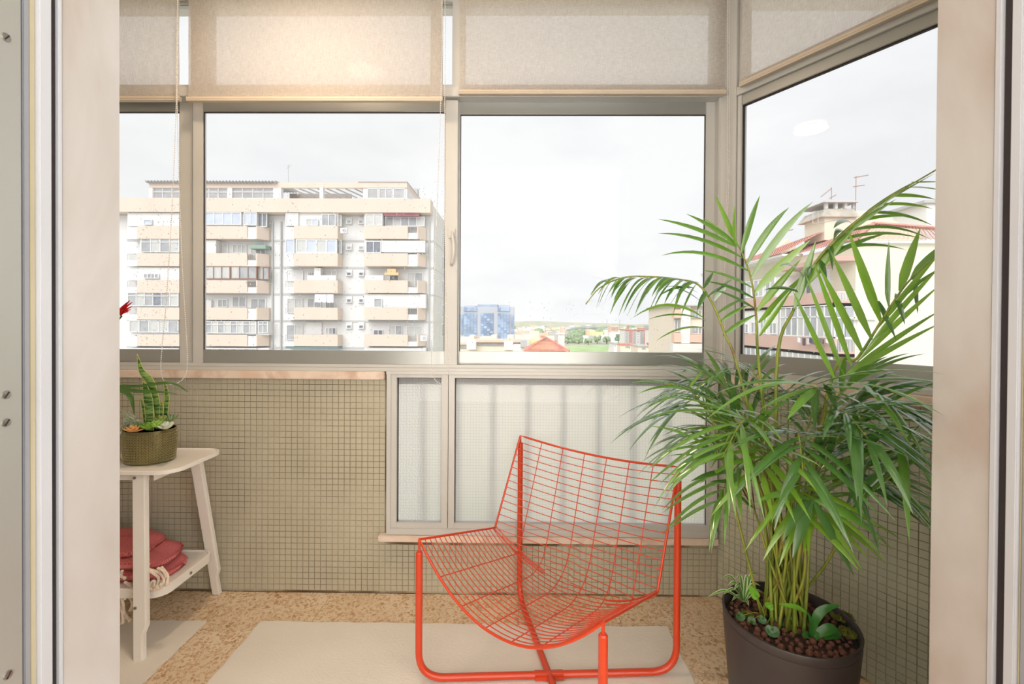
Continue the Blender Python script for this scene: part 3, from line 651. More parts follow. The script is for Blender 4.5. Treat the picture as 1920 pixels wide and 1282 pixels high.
# ================================================================== rugs
M_RUG = mat('cream_cotton_rug', (232, 224, 212), .95, .05, 5, bump=.18, bscale=320, stretch=(.25, 1, 1), spec=.1)
def rug(name, x0, x1, y0, y1, label, seed):
    r = random.Random(seed); nx, ny = 44, 34; ph = [r.uniform(0, 6) for _ in range(8)]
    def h(i, j, top):
        x = x0+(x1-x0)*i/nx; y = y0+(y1-y0)*j/ny
        if i in (0, nx): x += .0022*math.sin(j*1.3+ph[0])
        if j in (0, ny): y += .002*math.sin(i*1.1+ph[1])
        w = .0012*math.sin(x*17+ph[2])*math.sin(y*14+ph[3])
        return Vector((x, y, (.0052+w) if top else .0004))
    mb = MB(); rows = [[h(i, j, True) for i in range(nx+1)] for j in range(ny+1)]; mb.strip(rows)
    e = [h(i,0,1) for i in range(nx+1)]+[h(nx,j,1) for j in range(1,ny+1)]+[h(i,ny,1) for i in range(nx-1,-1,-1)]+[h(0,j,1) for j in range(ny-1,0,-1)]
    lo_ = [Vector((p.x, p.y, .0004)) for p in e]; n = len(e)
    mb.add(e+lo_, [(i, n+i, n+(i+1)%n, (i+1)%n) for i in range(n)])
    o = mb.build(name, M_RUG, None, smooth='auto', origin=((x0+x1)/2, (y0+y1)/2, 0)); return tag(o, label, 'rug')
c1, c2 = on_floor(485, 1171), on_floor(1251, 1177)
rug('rug', c1.x, c2.x, .92, c2.y, 'large cream flat woven rug under the orange wire chair', 1)
c3 = on_floor(388, 1166)
rug('rug', -2.0, c3.x, 1.0, c3.y, 'cream flat woven rug under the white plant stand', 2)
# dry leaf blade on the floor under the stand
p0, p1 = on_floor(315, 1118), on_floor(363, 1104)
mb = MB(); rows = []
for i in range(9):
    t = i/8; p = p0+(p1-p0)*t+Vector((0,0,.003+.012*math.sin(t*PI))); w = .004*math.sin(PI*min(1,t+.12)); rows.append([p+Vector((0,w,0)), p+Vector((0,0,-.001)), p-Vector((0,w,0))])
mb.strip(rows); tag(mb.build('dry_leaf', mat('dry_leaf_tan', (196, 160, 96), .7), smooth=True, origin=(p0+p1)/2), 'thin dry tan leaf lying on the floor below the plant stand', 'leaf')

# ================================================================== white plant stand
M_ST = mat('white_powder_coat', (244, 238, 230), .38, .015, 4)
SZ, SY0, SY1, SXR, SXL = .636, 1.575, 1.875, -1.205, -1.95
stand = root('plant_stand', ((SXL+SXR)/2, (SY0+SY1)/2, 0), 'white metal two tier plant stand with splayed legs by the mosaic wall', 'plant stand')
def rrect(x0, x1, y0, y1, r, n=8):
    o = []
    for cx, cy, a0 in ((x1-r, y0+r, -90), (x1-r, y1-r, 0), (x0+r, y1-r, 90), (x0+r, y0+r, 180)):
        for i in range(n+1): a = math.radians(a0+90*i/n); o.append((cx+r*math.cos(a), cy+r*math.sin(a)))
    return o
def tray(name, x0, x1, y0, y1, z, r, rim, lip):
    o = rrect(x0, x1, y0, y1, r); i_ = rrect(x0+lip, x1-lip, y0+lip, y1-lip, r-lip*.6); n = len(o); mb = MB()
    lv = [[(p[0], p[1], z-rim) for p in o], [(p[0], p[1], z) for p in o], [(p[0]*.3+q[0]*.7, p[1]*.3+q[1]*.7, z+.0015) for p, q in zip(o, i_)], [(p[0], p[1], z-.005) for p in i_]]
    mb.add([p for l in lv for p in l], [(k*n+i, k*n+(i+1)%n, (k+1)*n+(i+1)%n, (k+1)*n+i) for k in range(3) for i in range(n)]+[tuple(range(3*n, 4*n)), tuple(range(n))[::-1]])
    return mb.build(name, M_ST, stand, smooth='auto')
top_t = tray('top_tray', SXL, SXR, SY0, SY1, SZ, .07, .012, .007)
s = MB()
for y in (SY0+.045, SY1-.045): s.box(SXL+.1, SXR-.12, y-.002, y+.002, SZ-.046, SZ-.011)
s.build('side_apron', M_ST, stand, bevel=.001)
s = MB(); s.box(SXR-.092, SXR-.088, SY0+.03, SY1-.045, SZ-.042, SZ-.011); s.build('end_apron', M_ST, stand, bevel=.001)
LZ = .212
low_t = tray('lower_shelf', SXL+.03, SXR-.045, SY0+.012, SY1-.002, LZ, .05, .03, .008)
def leg(b, t, w1, w0, dy, name='leg'):
    zs = [0, .085, .115, t.z]; ws = [w0, w0, w1, w1]; vs_ = []
    for z, w in zip(zs, ws):
        k = z/t.z; p = b+(t-b)*k
        vs_ += [(p.x, p.y-dy/2, z), (p.x+w, p.y-dy/2, z), (p.x+w, p.y+dy/2, z), (p.x, p.y+dy/2, z)]
    fs = [(3,2,1,0), (12,13,14,15)]+[(4*i+k, 4*i+(k+1)%4, 4*i+4+(k+1)%4, 4*i+4+k) for i in range(3) for k in range(4)]
    return MB().add(vs_, fs).build(name, M_ST, stand, bevel=.005)
nb = on_floor(249, 1241); nt_ = at(251, 893, SY0+.035)
fb = on_floor(400, 1113); ft = at(356, 868, SY1-.05); fb.y = min(fb.y, D-.02)
nt_.z = ft.z = SZ-.011
legs = [leg(nb+Vector((0,.008,.006)), nt_, .049, .036, .022), leg(fb, ft, .046, .034, .022)]
wx = SXL+SXR
leg(Vector((wx-nb.x-.036, nb.y+.008, .006)), Vector((wx-nt_.x-.05, nt_.y, nt_.z)), .049, .036, .022); leg(Vector((wx-fb.x-.034, fb.y, 0)), Vector((wx-ft.x-.046, ft.y, ft.z)), .046, .034, .022)
def screw(p, nrm, par):
    q = Vector((0,0,1)).rotation_difference(nrm); mb = MB(); mb.lathe([(.0055, 0), (.0052, .0025), (0, .003)], seg=12); mb.box(-.0042,.0042,-.0007,.0007,.0028,.0034); mb.box(-.0007,.0007,-.0042,.0042,.0028,.0034)
    mb.v = [tuple(p+q @ Vector(v)) for v in mb.v]; mb.build('screw', M_CHROME, par, smooth='auto')
for v in (909, 1146):
    k = at(256, v, nb.y); kk = k.z/nt_.z; pp = nb+(nt_-nb)*kk; screw(Vector((pp.x+.012, pp.y+.008*(1-kk)-.0108, k.z)), Vector((0,-1,0)), legs[0])
screw(Vector((SXR-.044, (SY0+SY1)/2+.0, LZ-.014)), Vector((1,0,0)), low_t); screw(Vector((SXR-.088, (SY0+SY1)/2-.01, SZ-.03)), Vector((1,0,0)), top_t)

# ================================================================== planter with succulents
py_ = 1.715; PC = at(281, 860, py_); px_ = PC.x
PZ = SZ-.005; PH = .124
M_OLIVE = mat('olive_glass', (122, 112, 66), .18, .25, 9, metal=.45, spec=.7, coat=.6)
pl = root('planter', (px_, py_, PZ), 'oval olive glass planter with embossed rings on the white stand', 'planter')
s = MB(); s.lathe([(.0, 0), (.078, 0), (.083, .006), (.089, PH*.55), (.090, PH), (.086, PH), (.085, PH-.012), (0, PH-.012)], (px_, py_, PZ), 40, 1, .82); s.build('glass_body', M_OLIVE, pl, smooth='auto')
s = MB()
for j in range(11):
    z = PZ+.012+j*.0098
    for i in range(52):
        a = 2*PI*i/52; rr = .0838+.006*min(1, (z-PZ)/(PH*.55)); c = Vector((px_+rr*math.cos(a), py_+.82*rr*math.sin(a), z)); n = Vector((math.cos(a), math.sin(a)/.82, 0)).normalized(); tx = Vector((-n.y, n.x, 0))
        s.tube([c+(tx*math.cos(b*PI/3)*.0036+Vector((0,0,1))*math.sin(b*PI/3)*.0036)+n*.0006 for b in range(6)], .0011, 4, closed=True)
tag(s.build('embossed_rings', mat('olive_glass_ring', (176, 164, 112), .16, .1, 9, metal=.5, coat=.6), pl, smooth=True), kind='stuff')
s = MB(); s.lathe([(0, 0), (.0845, 0)], (px_, py_, PZ+PH-.006), 30, 1, .8); s.build('potting_soil', mat('dark_soil', (110, 84, 62), .95, .3, 60, bump=.8, bscale=120), pl)
def leafmesh(mb, path, wmax, nrm, prof=None, fold=.12, n=12):
    P = bez(path, n); m = len(P)-1; rows = []
    for i, p in enumerate(P):
        t = i/m; tg = (P[min(m, i+1)]-P[max(0, i-1)]).normalized(); wv = tg.cross(Vector(nrm)); wv = wv.normalized() if wv.length > 1e-5 else Vector((1,0,0)); nn = wv.cross(tg).normalized()
        w = wmax*(prof(t) if prof else (min(1, .35+2.2*t)*(1-t**2.6)))*.5
        rows.append([p-wv*w+nn*w*fold*2, p, p+wv*w+nn*w*fold*2])
    mb.strip(rows); return rows
zc_ = lambda zx, zy: (220+zx/4.93, 640+zy/4.93)
M_SNAKE = ramp_mat('banded_snake_leaf', [(.36, (48, 84, 42)), (.46, (94, 136, 62)), (.56, (150, 182, 104)), (.66, (62, 104, 50))], .38, scale=3.0, detail=3, dist=.4, stretch=(6, 6, 30))
M_SEDGE = mat('pale_leaf_margin', (206, 206, 110), .45)
sp = root('snake_plant', (px_, py_, PZ+PH-.014), 'banded snake plant with upright twisted leaves in the olive planter', 'plant')
for pts, w, y in (([(380,720),(350,560),(290,370),(215,270),(183,118)], .030, py_+.01), ([(295,730),(280,620),(262,480),(236,365)], .036, py_-.012), ([(432,720),(446,600),(450,470),(424,352)], .019, py_+.02), ([(262,700),(235,620),(204,505)], .012, py_), ([(400,720),(404,620),(408,540)], .013, py_+.01)):
    path = [at(*zc_(*p), y) for p in pts]; path[0].z = PZ+PH-.016
    mb = MB(); rows = leafmesh(mb, path, w, (0, -1, .1), lambda t: (.75+.5*t if t < .5 else 1.0)*(1-max(0, t-.4)**2*2.7), fold=-.18, n=24)
    lf = mb.build('leaf', M_SNAKE, sp, smooth=True)
    m2 = MB()
    for e in (0, 2): m2.tube([r[e] for r in rows], .0011, 4)
    m2.build('leaf_margin', M_SEDGE, lf, smooth=True)
def rosette(name, c, n, L, w, col, label, tilt=.5, fat=.35, seed=0, layers=3, group=None):
    r = random.Random(seed); ro = root(name, c, label, 'succulent', group); m = col
    for k in range(n):
        f = k/n; a = k*2.399+seed; el = tilt+(1-f)*-.2+f*.9; d = Vector((math.cos(a)*math.cos(el), math.sin(a)*math.cos(el), math.sin(el))); l = L*(1-.45*f)
        up = Vector((-d.x*math.tan(el), -d.y*math.tan(el), 1)).normalized(); wv = d.cross(up).normalized(); up = wv.cross(d).normalized(); mb = MB(); rows = []
        for i in range(7):
            t = i/6; p = Vector(c)+d*l*t+up*l*.18*t*t; ww = w*.5*math.sin(PI*min(.97, .16+.8*t))**.7*(1 if t < .99 else .1); h = ww*fat
            rows.append([p+wv*ww*math.cos(b*PI/3)+up*h*math.sin(b*PI/3) for b in range(6)])
        vs_ = [q for rr in rows for q in rr]; mb.add(vs_, [(i*6+k2, i*6+(k2+1)%6, (i+1)*6+(k2+1)%6, (i+1)*6+k2) for i in range(6) for k2 in range(6)]+[tuple(range(36, 42))])
        mb.build('leaf', m, ro, smooth=True)
    return ro
P3 = lambda zx, zy, y: at(*zc_(zx, zy), y)
rosette('succulent', P3(150, 832, py_-.088), 9, .040, .016, ramp_mat('coral_succulent', [(.4, (226, 150, 92)), (.6, (216, 176, 96))], .45), 'star shaped coral orange succulent hanging over the planter rim', .25, .4, 1)
rosette('succulent', P3(285, 806, py_-.074), 14, .034, .022, mat('green_succulent', (120, 164, 52), .35, .1), 'bright green round leaved succulent in front of the snake plant', .5, .35, 2)
rosette('succulent', P3(365, 788, py_-.07), 14, .036, .024, mat('lime_succulent', (146, 188, 76), .35, .1), 'lime green succulent in the middle of the planter front', .5, .35, 5)
rosette('succulent', P3(448, 806, py_-.062), 14, .042, .022, mat('ghost_succulent', (206, 214, 192), .5, .06), 'pale grey ghost rosette succulent at the right of the planter', .35, .4, 3)
rosette('succulent', P3(495, 740, py_-.01), 10, .042, .011, mat('speckled_aloe', (126, 146, 104), .4, .3, 90), 'small spiky speckled aloe behind the pale rosette', .7, .6, 4)
rosette('succulent', P3(215, 800, py_-.066), 12, .028, .016, mat('jade_succulent', (104, 150, 64), .35, .1), 'small jade green succulent between the coral star and the bright green rosette', .6, .4, 7)
rosette('succulent', P3(405, 745, py_-.03), 12, .034, .016, mat('olive_succulent', (150, 166, 84), .4, .1), 'olive yellow succulent at the foot of the snake plant', .7, .4, 8)
# bushy grey-leaved sedum on the left of the planter
sd = root('succulent', P3(90, 760, py_-.03), 'bushy pale grey leaved sedum at the left end of the planter', 'succulent')
rr_ = random.Random(4); M_SED = mat('grey_sedum', (186, 196, 168), .55, .12, 40)
for k in range(13):
    b = P3(110, 820, py_-.03)+Vector((rr_.uniform(-.03,.03), rr_.uniform(-.03,.03), 0)); tip = P3(rr_.uniform(40, 235), rr_.uniform(640, 760), py_-.03+rr_.uniform(-.03,.03)); mb = MB(); mb.tube([b, (b+tip)/2+Vector((0,0,.006)), tip], .0014, 5)
    for j in range(16):
        t = .35+.65*j/15; p = b+(tip-b)*t; a = j*2.4; d = Vector((math.cos(a), math.sin(a), .6)).normalized()*.0075; mb.tube([p, p+d*.6, p+d], [.0012, .0026, .0012], 5)
    mb.build('sprig', M_SED, sd, smooth=True)
# bromeliad standing further left on the tray
bx, by = -1.56, 1.70
br = root('bromeliad', (bx, by, PZ), 'red flowering bromeliad with long strap leaves left of the planter', 'plant')
s = MB(); s.lathe([(0,0),(.045,0),(.055,.10),(.052,.10),(.05,.085),(0,.085)], (bx, by, PZ), 24); s.build('pot', mat('white_ceramic', (236, 232, 226), .3), br, smooth='auto')
M_STRAP = mat('strap_leaf_green', (74, 112, 44), .4, .15, 8, trans=.25)
for pts, yy in (([(-420,560),(-120,470),(230,418),(430,390),(545,402),(650,466)], (1.70,1.68,1.66,1.66,1.68,1.70)), ([(-420,560),(-60,470),(200,468),(380,470),(550,484)], (1.70,1.66,1.63,1.62,1.64)), ([(-420,580),(-150,470),(60,470),(125,520),(150,600),(157,680)], (1.70,1.66,1.62,1.60,1.60,1.60)),
            ([(-420,560),(-500,300),(-640,260)], (1.7,1.72,1.75)), ([(-420,560),(-400,250),(-330,180)], (1.7,1.66,1.62)), ([(-420,560),(-620,420),(-800,480)], (1.7,1.65,1.6))):
    path = [P3(p[0], p[1], y) for p, y in zip(pts, yy)]; path[0] = Vector((bx+.01, by-.01, PZ+.085)); mb = MB(); leafmesh(mb, path, .016, (0, -.6, .8), lambda t: 1.0-.85*max(0, t-.6)/.4, .25, 24); mb.build('leaf', M_STRAP, br, smooth=True)
st_ = [Vector((bx, by, PZ+.085)), P3(-260, 100, 1.66), P3(-60, -120, 1.60), P3(40, -235, 1.58)]; mb = MB(); mb.tube(bez(st_, 20), .0028, 6); mb.build('flower_stalk', M_STRAP, br, smooth=True)
M_RED = mat('crimson_bract', (214, 34, 50), .4, .12, 30, trans=.25); c0 = at(226, 592, 1.585)
for u, v, w in ((244,563,.011),(249,566,.009),(240,566,.010),(249,574,.008),(246,580,.009),(235,570,.010),(230,574,.009),(243,584,.007),(233,580,.009)):
    tip = at(u, v, 1.575); m_ = (c0+tip)/2+Vector((-.004, 0, .003)); mb = MB(); leafmesh(mb, [c0, m_, tip], w, (.2, -1, .3), lambda t: math.sin(PI*min(.98,.1+.85*t)), .2, 10); mb.build('bract', M_RED, br, smooth=True)

# ================================================================== folded red throw on the lower shelf
M_THROW = bpy.data.materials.new('red_woven_throw'); M_THROW.use_nodes = True; t_ = M_THROW.node_tree; N = t_.nodes; L = t_.links; b_ = N['Principled BSDF']
tc = N.new('ShaderNodeTexCoord'); ch = N.new('ShaderNodeTexBrick'); ch.inputs['Scale'].default_value = 165; ch.inputs['Color1'].default_value = (*lin((216,72,76)),1); ch.inputs['Color2'].default_value = (*lin((204,54,60)),1); ch.inputs['Mortar'].default_value = (*lin((232,164,160)),1)
ch.inputs['Mortar Size'].default_value = .07; ch.inputs['Brick Width'].default_value = .9; ch.inputs['Row Height'].default_value = .45
mp = N.new('ShaderNodeMapping'); mp.inputs['Rotation'].default_value = (.5, .4, .6); L.new(tc.outputs['Object'], mp.inputs[0]); L.new(mp.outputs[0], ch.inputs['Vector']); L.new(ch.outputs['Color'], b_.inputs['Base Color']); b_.inputs['Roughness'].default_value = .9
bp = N.new('ShaderNodeBump'); bp.inputs['Strength'].default_value = .4; bp.inputs['Distance'].default_value = .002; L.new(ch.outputs['Fac'], bp.inputs['Height']); L.new(bp.outputs[0], b_.inputs['Normal'])
TZ = LZ-.004
th = root('throw_blanket', (-1.5, 1.72, TZ), 'folded red woven throw with cream twisted fringe on the lower shelf', 'blanket')
def pad(x0, x1, y0, y1, z0, z1, seed, name='fold'):
    r = random.Random(seed); ph = [r.uniform(0,6) for _ in range(6)]; mb = MB(); rows = []; nu, nv = 44, 20
    cx, cy, cz = (x0+x1)/2, (y0+y1)/2, (z0+z1)/2; A, B, C = (x1-x0)/2, (y1-y0)/2, (z1-z0)/2
    sp_ = lambda v, e: math.copysign(abs(v)**e, v)
    for j in range(nv+1):
        f = -PI/2+PI*j/nv; row = []
        for i in range(nu+1):
            a = 2*PI*i/nu; x, y, z = sp_(math.cos(f), .45)*sp_(math.cos(a), .5), sp_(math.cos(f), .45)*sp_(math.sin(a), .5), sp_(math.sin(f), .75)
            w = 1+.035*math.sin(5*x+ph[0]+3*z)*math.sin(4*y+ph[1]); dz = .006*math.sin(6*x+ph[2])*math.cos(5*y+ph[3])*(1 if z > 0 else 0)
            dz -= (.030 if z > -.2 else 0)*max(0, x)**2*(z1-z0)/.06
            row.append(Vector((cx+A*x*w, cy+B*y*w, cz+C*z+dz)))
        rows.append(row)
    mb.strip(rows); return mb.build(name, M_THROW, th, smooth=True)
pad(-1.80, -1.297, 1.625, 1.83, TZ, TZ+.052, 1); pad(-1.80, -1.318, 1.625, 1.84, TZ+.040, TZ+.088, 2); pad(-1.80, -1.40, 1.64, 1.84, TZ+.078, TZ+.118, 3)
M_FR = mat('cream_cotton_cord', (240, 222, 202), .9, .06, 30, bump=.4, bscale=200); rf_ = random.Random(12)
def cord(path, r=.0045, name='fringe_cord'):
    P = bez(path, 44); a = MB()
    for ph in (0, 2.09, 4.19):
        Q = []
        for i, p in enumerate(P):
            tg = (P[min(len(P)-1, i+1)]-P[max(0, i-1)]).normalized(); n1 = tg.orthogonal().normalized(); n1 = Vector((0,0,1)).cross(tg); n1 = n1.normalized() if n1.length > .05 else Vector((1,0,0)); n2 = tg.cross(n1); an = i*.75+ph
            Q.append(p+n1*r*.55*math.cos(an)+n2*r*.55*math.sin(an))
        a.tube(Q, r*.62, 5)
    e = P[-1]; a.ball(e, r*1.5, 6, 4); return a.build(name, M_FR, th, smooth=True)
zz7 = lambda zx, zy: (220+zx/4.245, 980+zy/4.245)
Q7 = lambda zx, zy, y: at(*zz7(zx, zy), y)
for pts in ([(250,370),(320,390),(360,420),(370,470),(350,490)], [(320,360),(365,380),(390,440),(405,480)], [(250,490),(290,460),(300,500),(330,520)], [(250,380),(300,410),(330,450),(310,520),(260,540)], [(240,520),(300,530),(350,510)], [(350,350),(400,420),(395,490)],
            [(60,470),(90,500),(70,560),(60,600)], [(90,480),(115,540),(100,590)], [(30,560),(45,640),(50,700),(60,760)], [(20,540),(30,640),(40,720),(45,790)], [(100,590),(120,640),(105,690)], [(10,560),(15,650),(70,740),(100,775)], [(40,380),(30,420),(60,440)], [(5,560),(8,660),(10,740),(15,800)]):
    cord([Q7(x, y, 1.575+rf_.uniform(-.006, .012) if pts[0][0] > 200 else 1.60+rf_.uniform(-.01,.01)) for x, y in pts])
# ================================================================== big pot
PTX = Vector((.779, 1.285, 0)); RIM = .346; PR = .170
d0 = ray(1484, 605); d0 = d0/d0.y; PTX.x = d0.x*PTX.y
M_POT = mat('dark_taupe_plastic', (58, 50, 49), .42, .05, 20)
pot = root('plant_pot', PTX, 'large dark taupe round plastic pot holding the palm in the corner', 'pot')
s = MB(); s.lathe([(0,0),(.138,0),(.142,.006),(.168,.318),(.168,.322),(.164,.323),(.160,.318),(.150,.26),(0,.25)], PTX, 56); s.build('outer_pot', M_POT, pot, smooth='auto')
s = MB(); s.lathe([(.163,.312),(.1665,.316),(PR,RIM-.002),(PR-.001,RIM),(PR-.006,RIM),(PR-.008,RIM-.003),(.155,.27)], PTX, 56); s.build('liner_rim', M_POT, pot, smooth='auto')
SOIL = .312
s = MB(); s.lathe([(0,SOIL+.006),(.06,SOIL+.005),(.12,SOIL+.001),(.1605,SOIL-.004)], PTX, 40); s.build('soil', mat('dark_pot_soil', (66, 44, 34), .95, .3, 60, bump=.8, bscale=120), pot, smooth=True)
M_PEB = mat('fired_clay', (108, 68, 54), .85, .25, 60, bump=.5, bscale=160)
pm = MB(); pm.ball((0,0,0), .0094, 9, 6, (1, .92, .85)); pme = pm.mesh('clay_pebble', M_PEB, True)
rp = random.Random(3); pts = []
tries = 0
while len(pts) < 210 and tries < 9000:
    tries += 1; a = rp.uniform(0, 2*PI); r = .150*math.sqrt(rp.random()); x, y = r*math.cos(a), r*math.sin(a)
    if all((x-q[0])**2+(y-q[1])**2 > .0168**2 for q in pts) and (x*x+(y-.02)**2 > .045**2): pts.append((x, y))
for x, y in pts:
    o = piece('clay_pebble', pme, PTX+Vector((x, y, SOIL+.010-.005*(x*x+y*y)/.0225)), None, (rp.uniform(0,3), rp.uniform(0,3), rp.uniform(0,3))); k = rp.uniform(.66, 1.18); o.scale = (k, k, k)
    tag(o, 'brown fired clay pebble covering the soil in the dark pot', 'pebble', 'clay pebbles in the dark pot')

# ================================================================== areca palm
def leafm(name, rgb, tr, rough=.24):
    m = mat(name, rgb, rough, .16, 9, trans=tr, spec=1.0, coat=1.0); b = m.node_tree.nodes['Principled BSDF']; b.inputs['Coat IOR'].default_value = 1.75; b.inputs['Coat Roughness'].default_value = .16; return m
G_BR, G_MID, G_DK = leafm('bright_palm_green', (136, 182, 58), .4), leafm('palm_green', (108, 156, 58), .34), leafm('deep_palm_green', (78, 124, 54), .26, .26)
M_CANE = ramp_mat('palm_cane', [(.35, (98, 118, 42)), (.55, (146, 152, 58)), (.7, (120, 96, 48))], .45, scale=5, detail=4, stretch=(8, 8, 1.5))
palm = root('areca_palm', PTX+Vector((0, 0, SOIL)), 'tall green areca palm with many arching fronds growing in the dark pot', 'palm')
LEAVES = []     # (frond index, mesh rows, material, priority)
FRONDS = []
rq = random.Random(21)
CANES = []
def cane_base():
    for _ in range(400):
        a = rq.uniform(0, 2*PI); r = .062*math.sqrt(rq.random()); p = PTX+Vector((r*math.cos(a)*1.1, r*math.sin(a)+.02, SOIL-.004))
        if all((p-q).length > .009 for q in CANES): break
    CANES.append(p); return p
def blade(fi, base, tip, W, sag, mat_, nrm=None, prio=0, lat=0, n=9):
    base, tip = Vector(base), Vector(tip); d = tip-base; L = d.length; ctrl = (base+tip)/2+Vector((0,0,1))*sag*L
    if lat: ctrl += d.cross(Vector((0,0,1))).normalized()*lat*L
    n0 = Vector(nrm) if nrm is not None else (Vector((0, -.5, .85))+Vector((rq.uniform(-.35,.35), rq.uniform(-.4,.4), 0)))
    rows = []
    for i in range(n):
        t = i/(n-1); p = base*(1-t)**2+ctrl*2*t*(1-t)+tip*t*t; tg = ((ctrl-base)*(1-t)+(tip-ctrl)*t).normalized()
        wv = tg.cross(n0); wv = wv.normalized() if wv.length > .05 else tg.orthogonal().normalized(); nn = wv.cross(tg).normalized()
        W_ = W*(.78 if prio < 2 else .9); w = W_*.5*(min(1, .28+3.2*t) if t < .5 else 1)*(1-max(0, (t-.42)/.58)**1.7)+.0002
        rows.append([p-wv*w-nn*w*.28, p, p+wv*w-nn*w*.28])
    LEAVES.append((fi, rows, mat_, prio))
def wall_safe(p, m=.02):
    off = (p-CORNER).dot(RN)
    if off < m: p = p+RN*(m-off)
    if p.y > D-.03: p.y = D-.03
    if p.x > XJR-.01 and p.y < YF+.03: p.x = XJR-.012
    return p
def frond(path, r0=.006, r1=.0016, cane=True, base=None):
    b = base or cane_base(); P = bez(([b] if cane else [])+list(path), 36)
    mb = MB(); n = len(P); mb.tube(P, [r0+(r1-r0)*(i/(n-1))**.8 for i in range(n)], 7); o = mb.build('frond', M_CANE, palm, smooth=True); FRONDS.append(o); return len(FRONDS)-1, P
z6 = lambda x, y: (1080+x/2.465, 280+y/2.465)
z7 = lambda x, y: (1160+x/2.456, 760+y/2.456)
def P6(x, y, d): return wall_safe(at(*z6(x, y), d))
def P7(x, y, d): return wall_safe(at(*z7(x, y), d))
def px(w, y=1.25): return w*y/F
# tall middle frond
fi, P = frond([P6(850,1050,1.27), P6(835,800,1.28), P6(812,610,1.29), P6(770,485,1.31), P6(742,432,1.32)], .0048)
for b, t, w, sg, m in (((745,435),(640,205),15,.03,G_BR), ((735,440),(733,258),13,.0,G_BR), ((765,478),(850,213),15,.08,G_MID), ((790,530),(985,268),17,.16,G_MID), ((812,592),(1095,242),18,.16,G_MID),
        ((745,440),(510,298),15,.10,G_MID), ((750,450),(590,318),13,.06,G_BR), ((742,450),(378,322),15,.10,G_MID), ((770,500),(380,388),14,.16,G_MID), ((795,560),(395,490),13,.24,G_MID),
        ((825,662),(1085,418),22,.08,G_BR), ((836,745),(1040,505),18,.02,G_BR), ((845,800),(1075,560),17,.02,G_BR), ((848,862),(1000,640),15,.02,G_BR), ((818,640),(585,560),10,.12,G_MID), ((828,690),(600,610),10,.12,G_DK), ((835,740),(640,650),9,.1,G_DK)):
    blade(fi, P6(*b, 1.29), P6(*t, 1.30+rq.uniform(-.08,.05)), px(w*.92), sg, m, (rq.uniform(-.2,.2), -.9, .5), 0)
# big frond reaching up to the right
fi, P = frond([P6(925,1050,1.24), P6(1008,735,1.24), P6(1080,565,1.22), P6(1200,420,1.18), P6(1400,255,1.12), P6(1680,85,1.05)], .0056)
for b, t, w, sg, m in (((1010,735),(1110,420),20,.02,G_MID), ((1040,650),(1295,355),22,.05,G_BR), ((1075,575),(1330,300),20,.04,G_MID), ((1100,540),(1450,385),14,.14,G_MID), ((1150,478),(1530,465),13,.22,G_MID), ((1200,425),(1600,412),14,.22,G_MID),
        ((1250,380),(1640,415),12,.24,G_MID), ((1300,335),(1545,312),12,.16,G_BR), ((1350,292),(1650,352),14,.2,G_MID), ((1400,255),(1650,275),15,.16,G_BR), ((1450,215),(1665,232),15,.14,G_BR), ((1500,180),(1690,190),14,.1,G_BR), ((1550,150),(1700,150),13,.06,G_BR),
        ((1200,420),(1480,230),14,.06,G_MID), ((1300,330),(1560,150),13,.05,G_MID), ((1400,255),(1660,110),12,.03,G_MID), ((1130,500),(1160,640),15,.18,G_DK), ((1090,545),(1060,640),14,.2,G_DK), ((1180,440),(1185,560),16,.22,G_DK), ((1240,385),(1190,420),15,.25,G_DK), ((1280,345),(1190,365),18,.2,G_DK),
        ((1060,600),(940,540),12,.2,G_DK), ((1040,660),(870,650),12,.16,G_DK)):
    blade(fi, P6(*b, 1.21), P6(*t, 1.15+rq.uniform(-.08,.05)), px(w*.92,1.18), sg, m, (rq.uniform(-.3,.2), -.8, .6), 0)
# bright frond on the right, blades standing up to the left
fi, P = frond([P6(1170,1100,1.17), P6(1300,965,1.14), P6(1410,795,1.11), P6(1520,630,1.08), P6(1640,510,1.05)], .0052)
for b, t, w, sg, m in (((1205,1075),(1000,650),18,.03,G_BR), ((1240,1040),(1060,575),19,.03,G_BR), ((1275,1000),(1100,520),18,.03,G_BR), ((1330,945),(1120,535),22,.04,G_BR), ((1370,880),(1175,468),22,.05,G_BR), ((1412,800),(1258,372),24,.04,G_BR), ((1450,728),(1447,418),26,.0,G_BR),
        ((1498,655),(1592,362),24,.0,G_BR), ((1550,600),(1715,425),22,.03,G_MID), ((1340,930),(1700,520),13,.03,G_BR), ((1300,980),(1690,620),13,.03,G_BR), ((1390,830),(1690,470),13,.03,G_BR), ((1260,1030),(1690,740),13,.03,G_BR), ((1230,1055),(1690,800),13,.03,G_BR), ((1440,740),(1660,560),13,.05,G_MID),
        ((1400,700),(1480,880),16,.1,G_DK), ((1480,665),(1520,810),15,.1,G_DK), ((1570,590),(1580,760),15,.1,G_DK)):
    blade(fi, P6(*b, 1.12), P6(*t, 1.08+rq.uniform(-.06,.06)), px(w*.95,1.1), sg, m, (rq.uniform(-.2,.2), -.95, .3), 0)
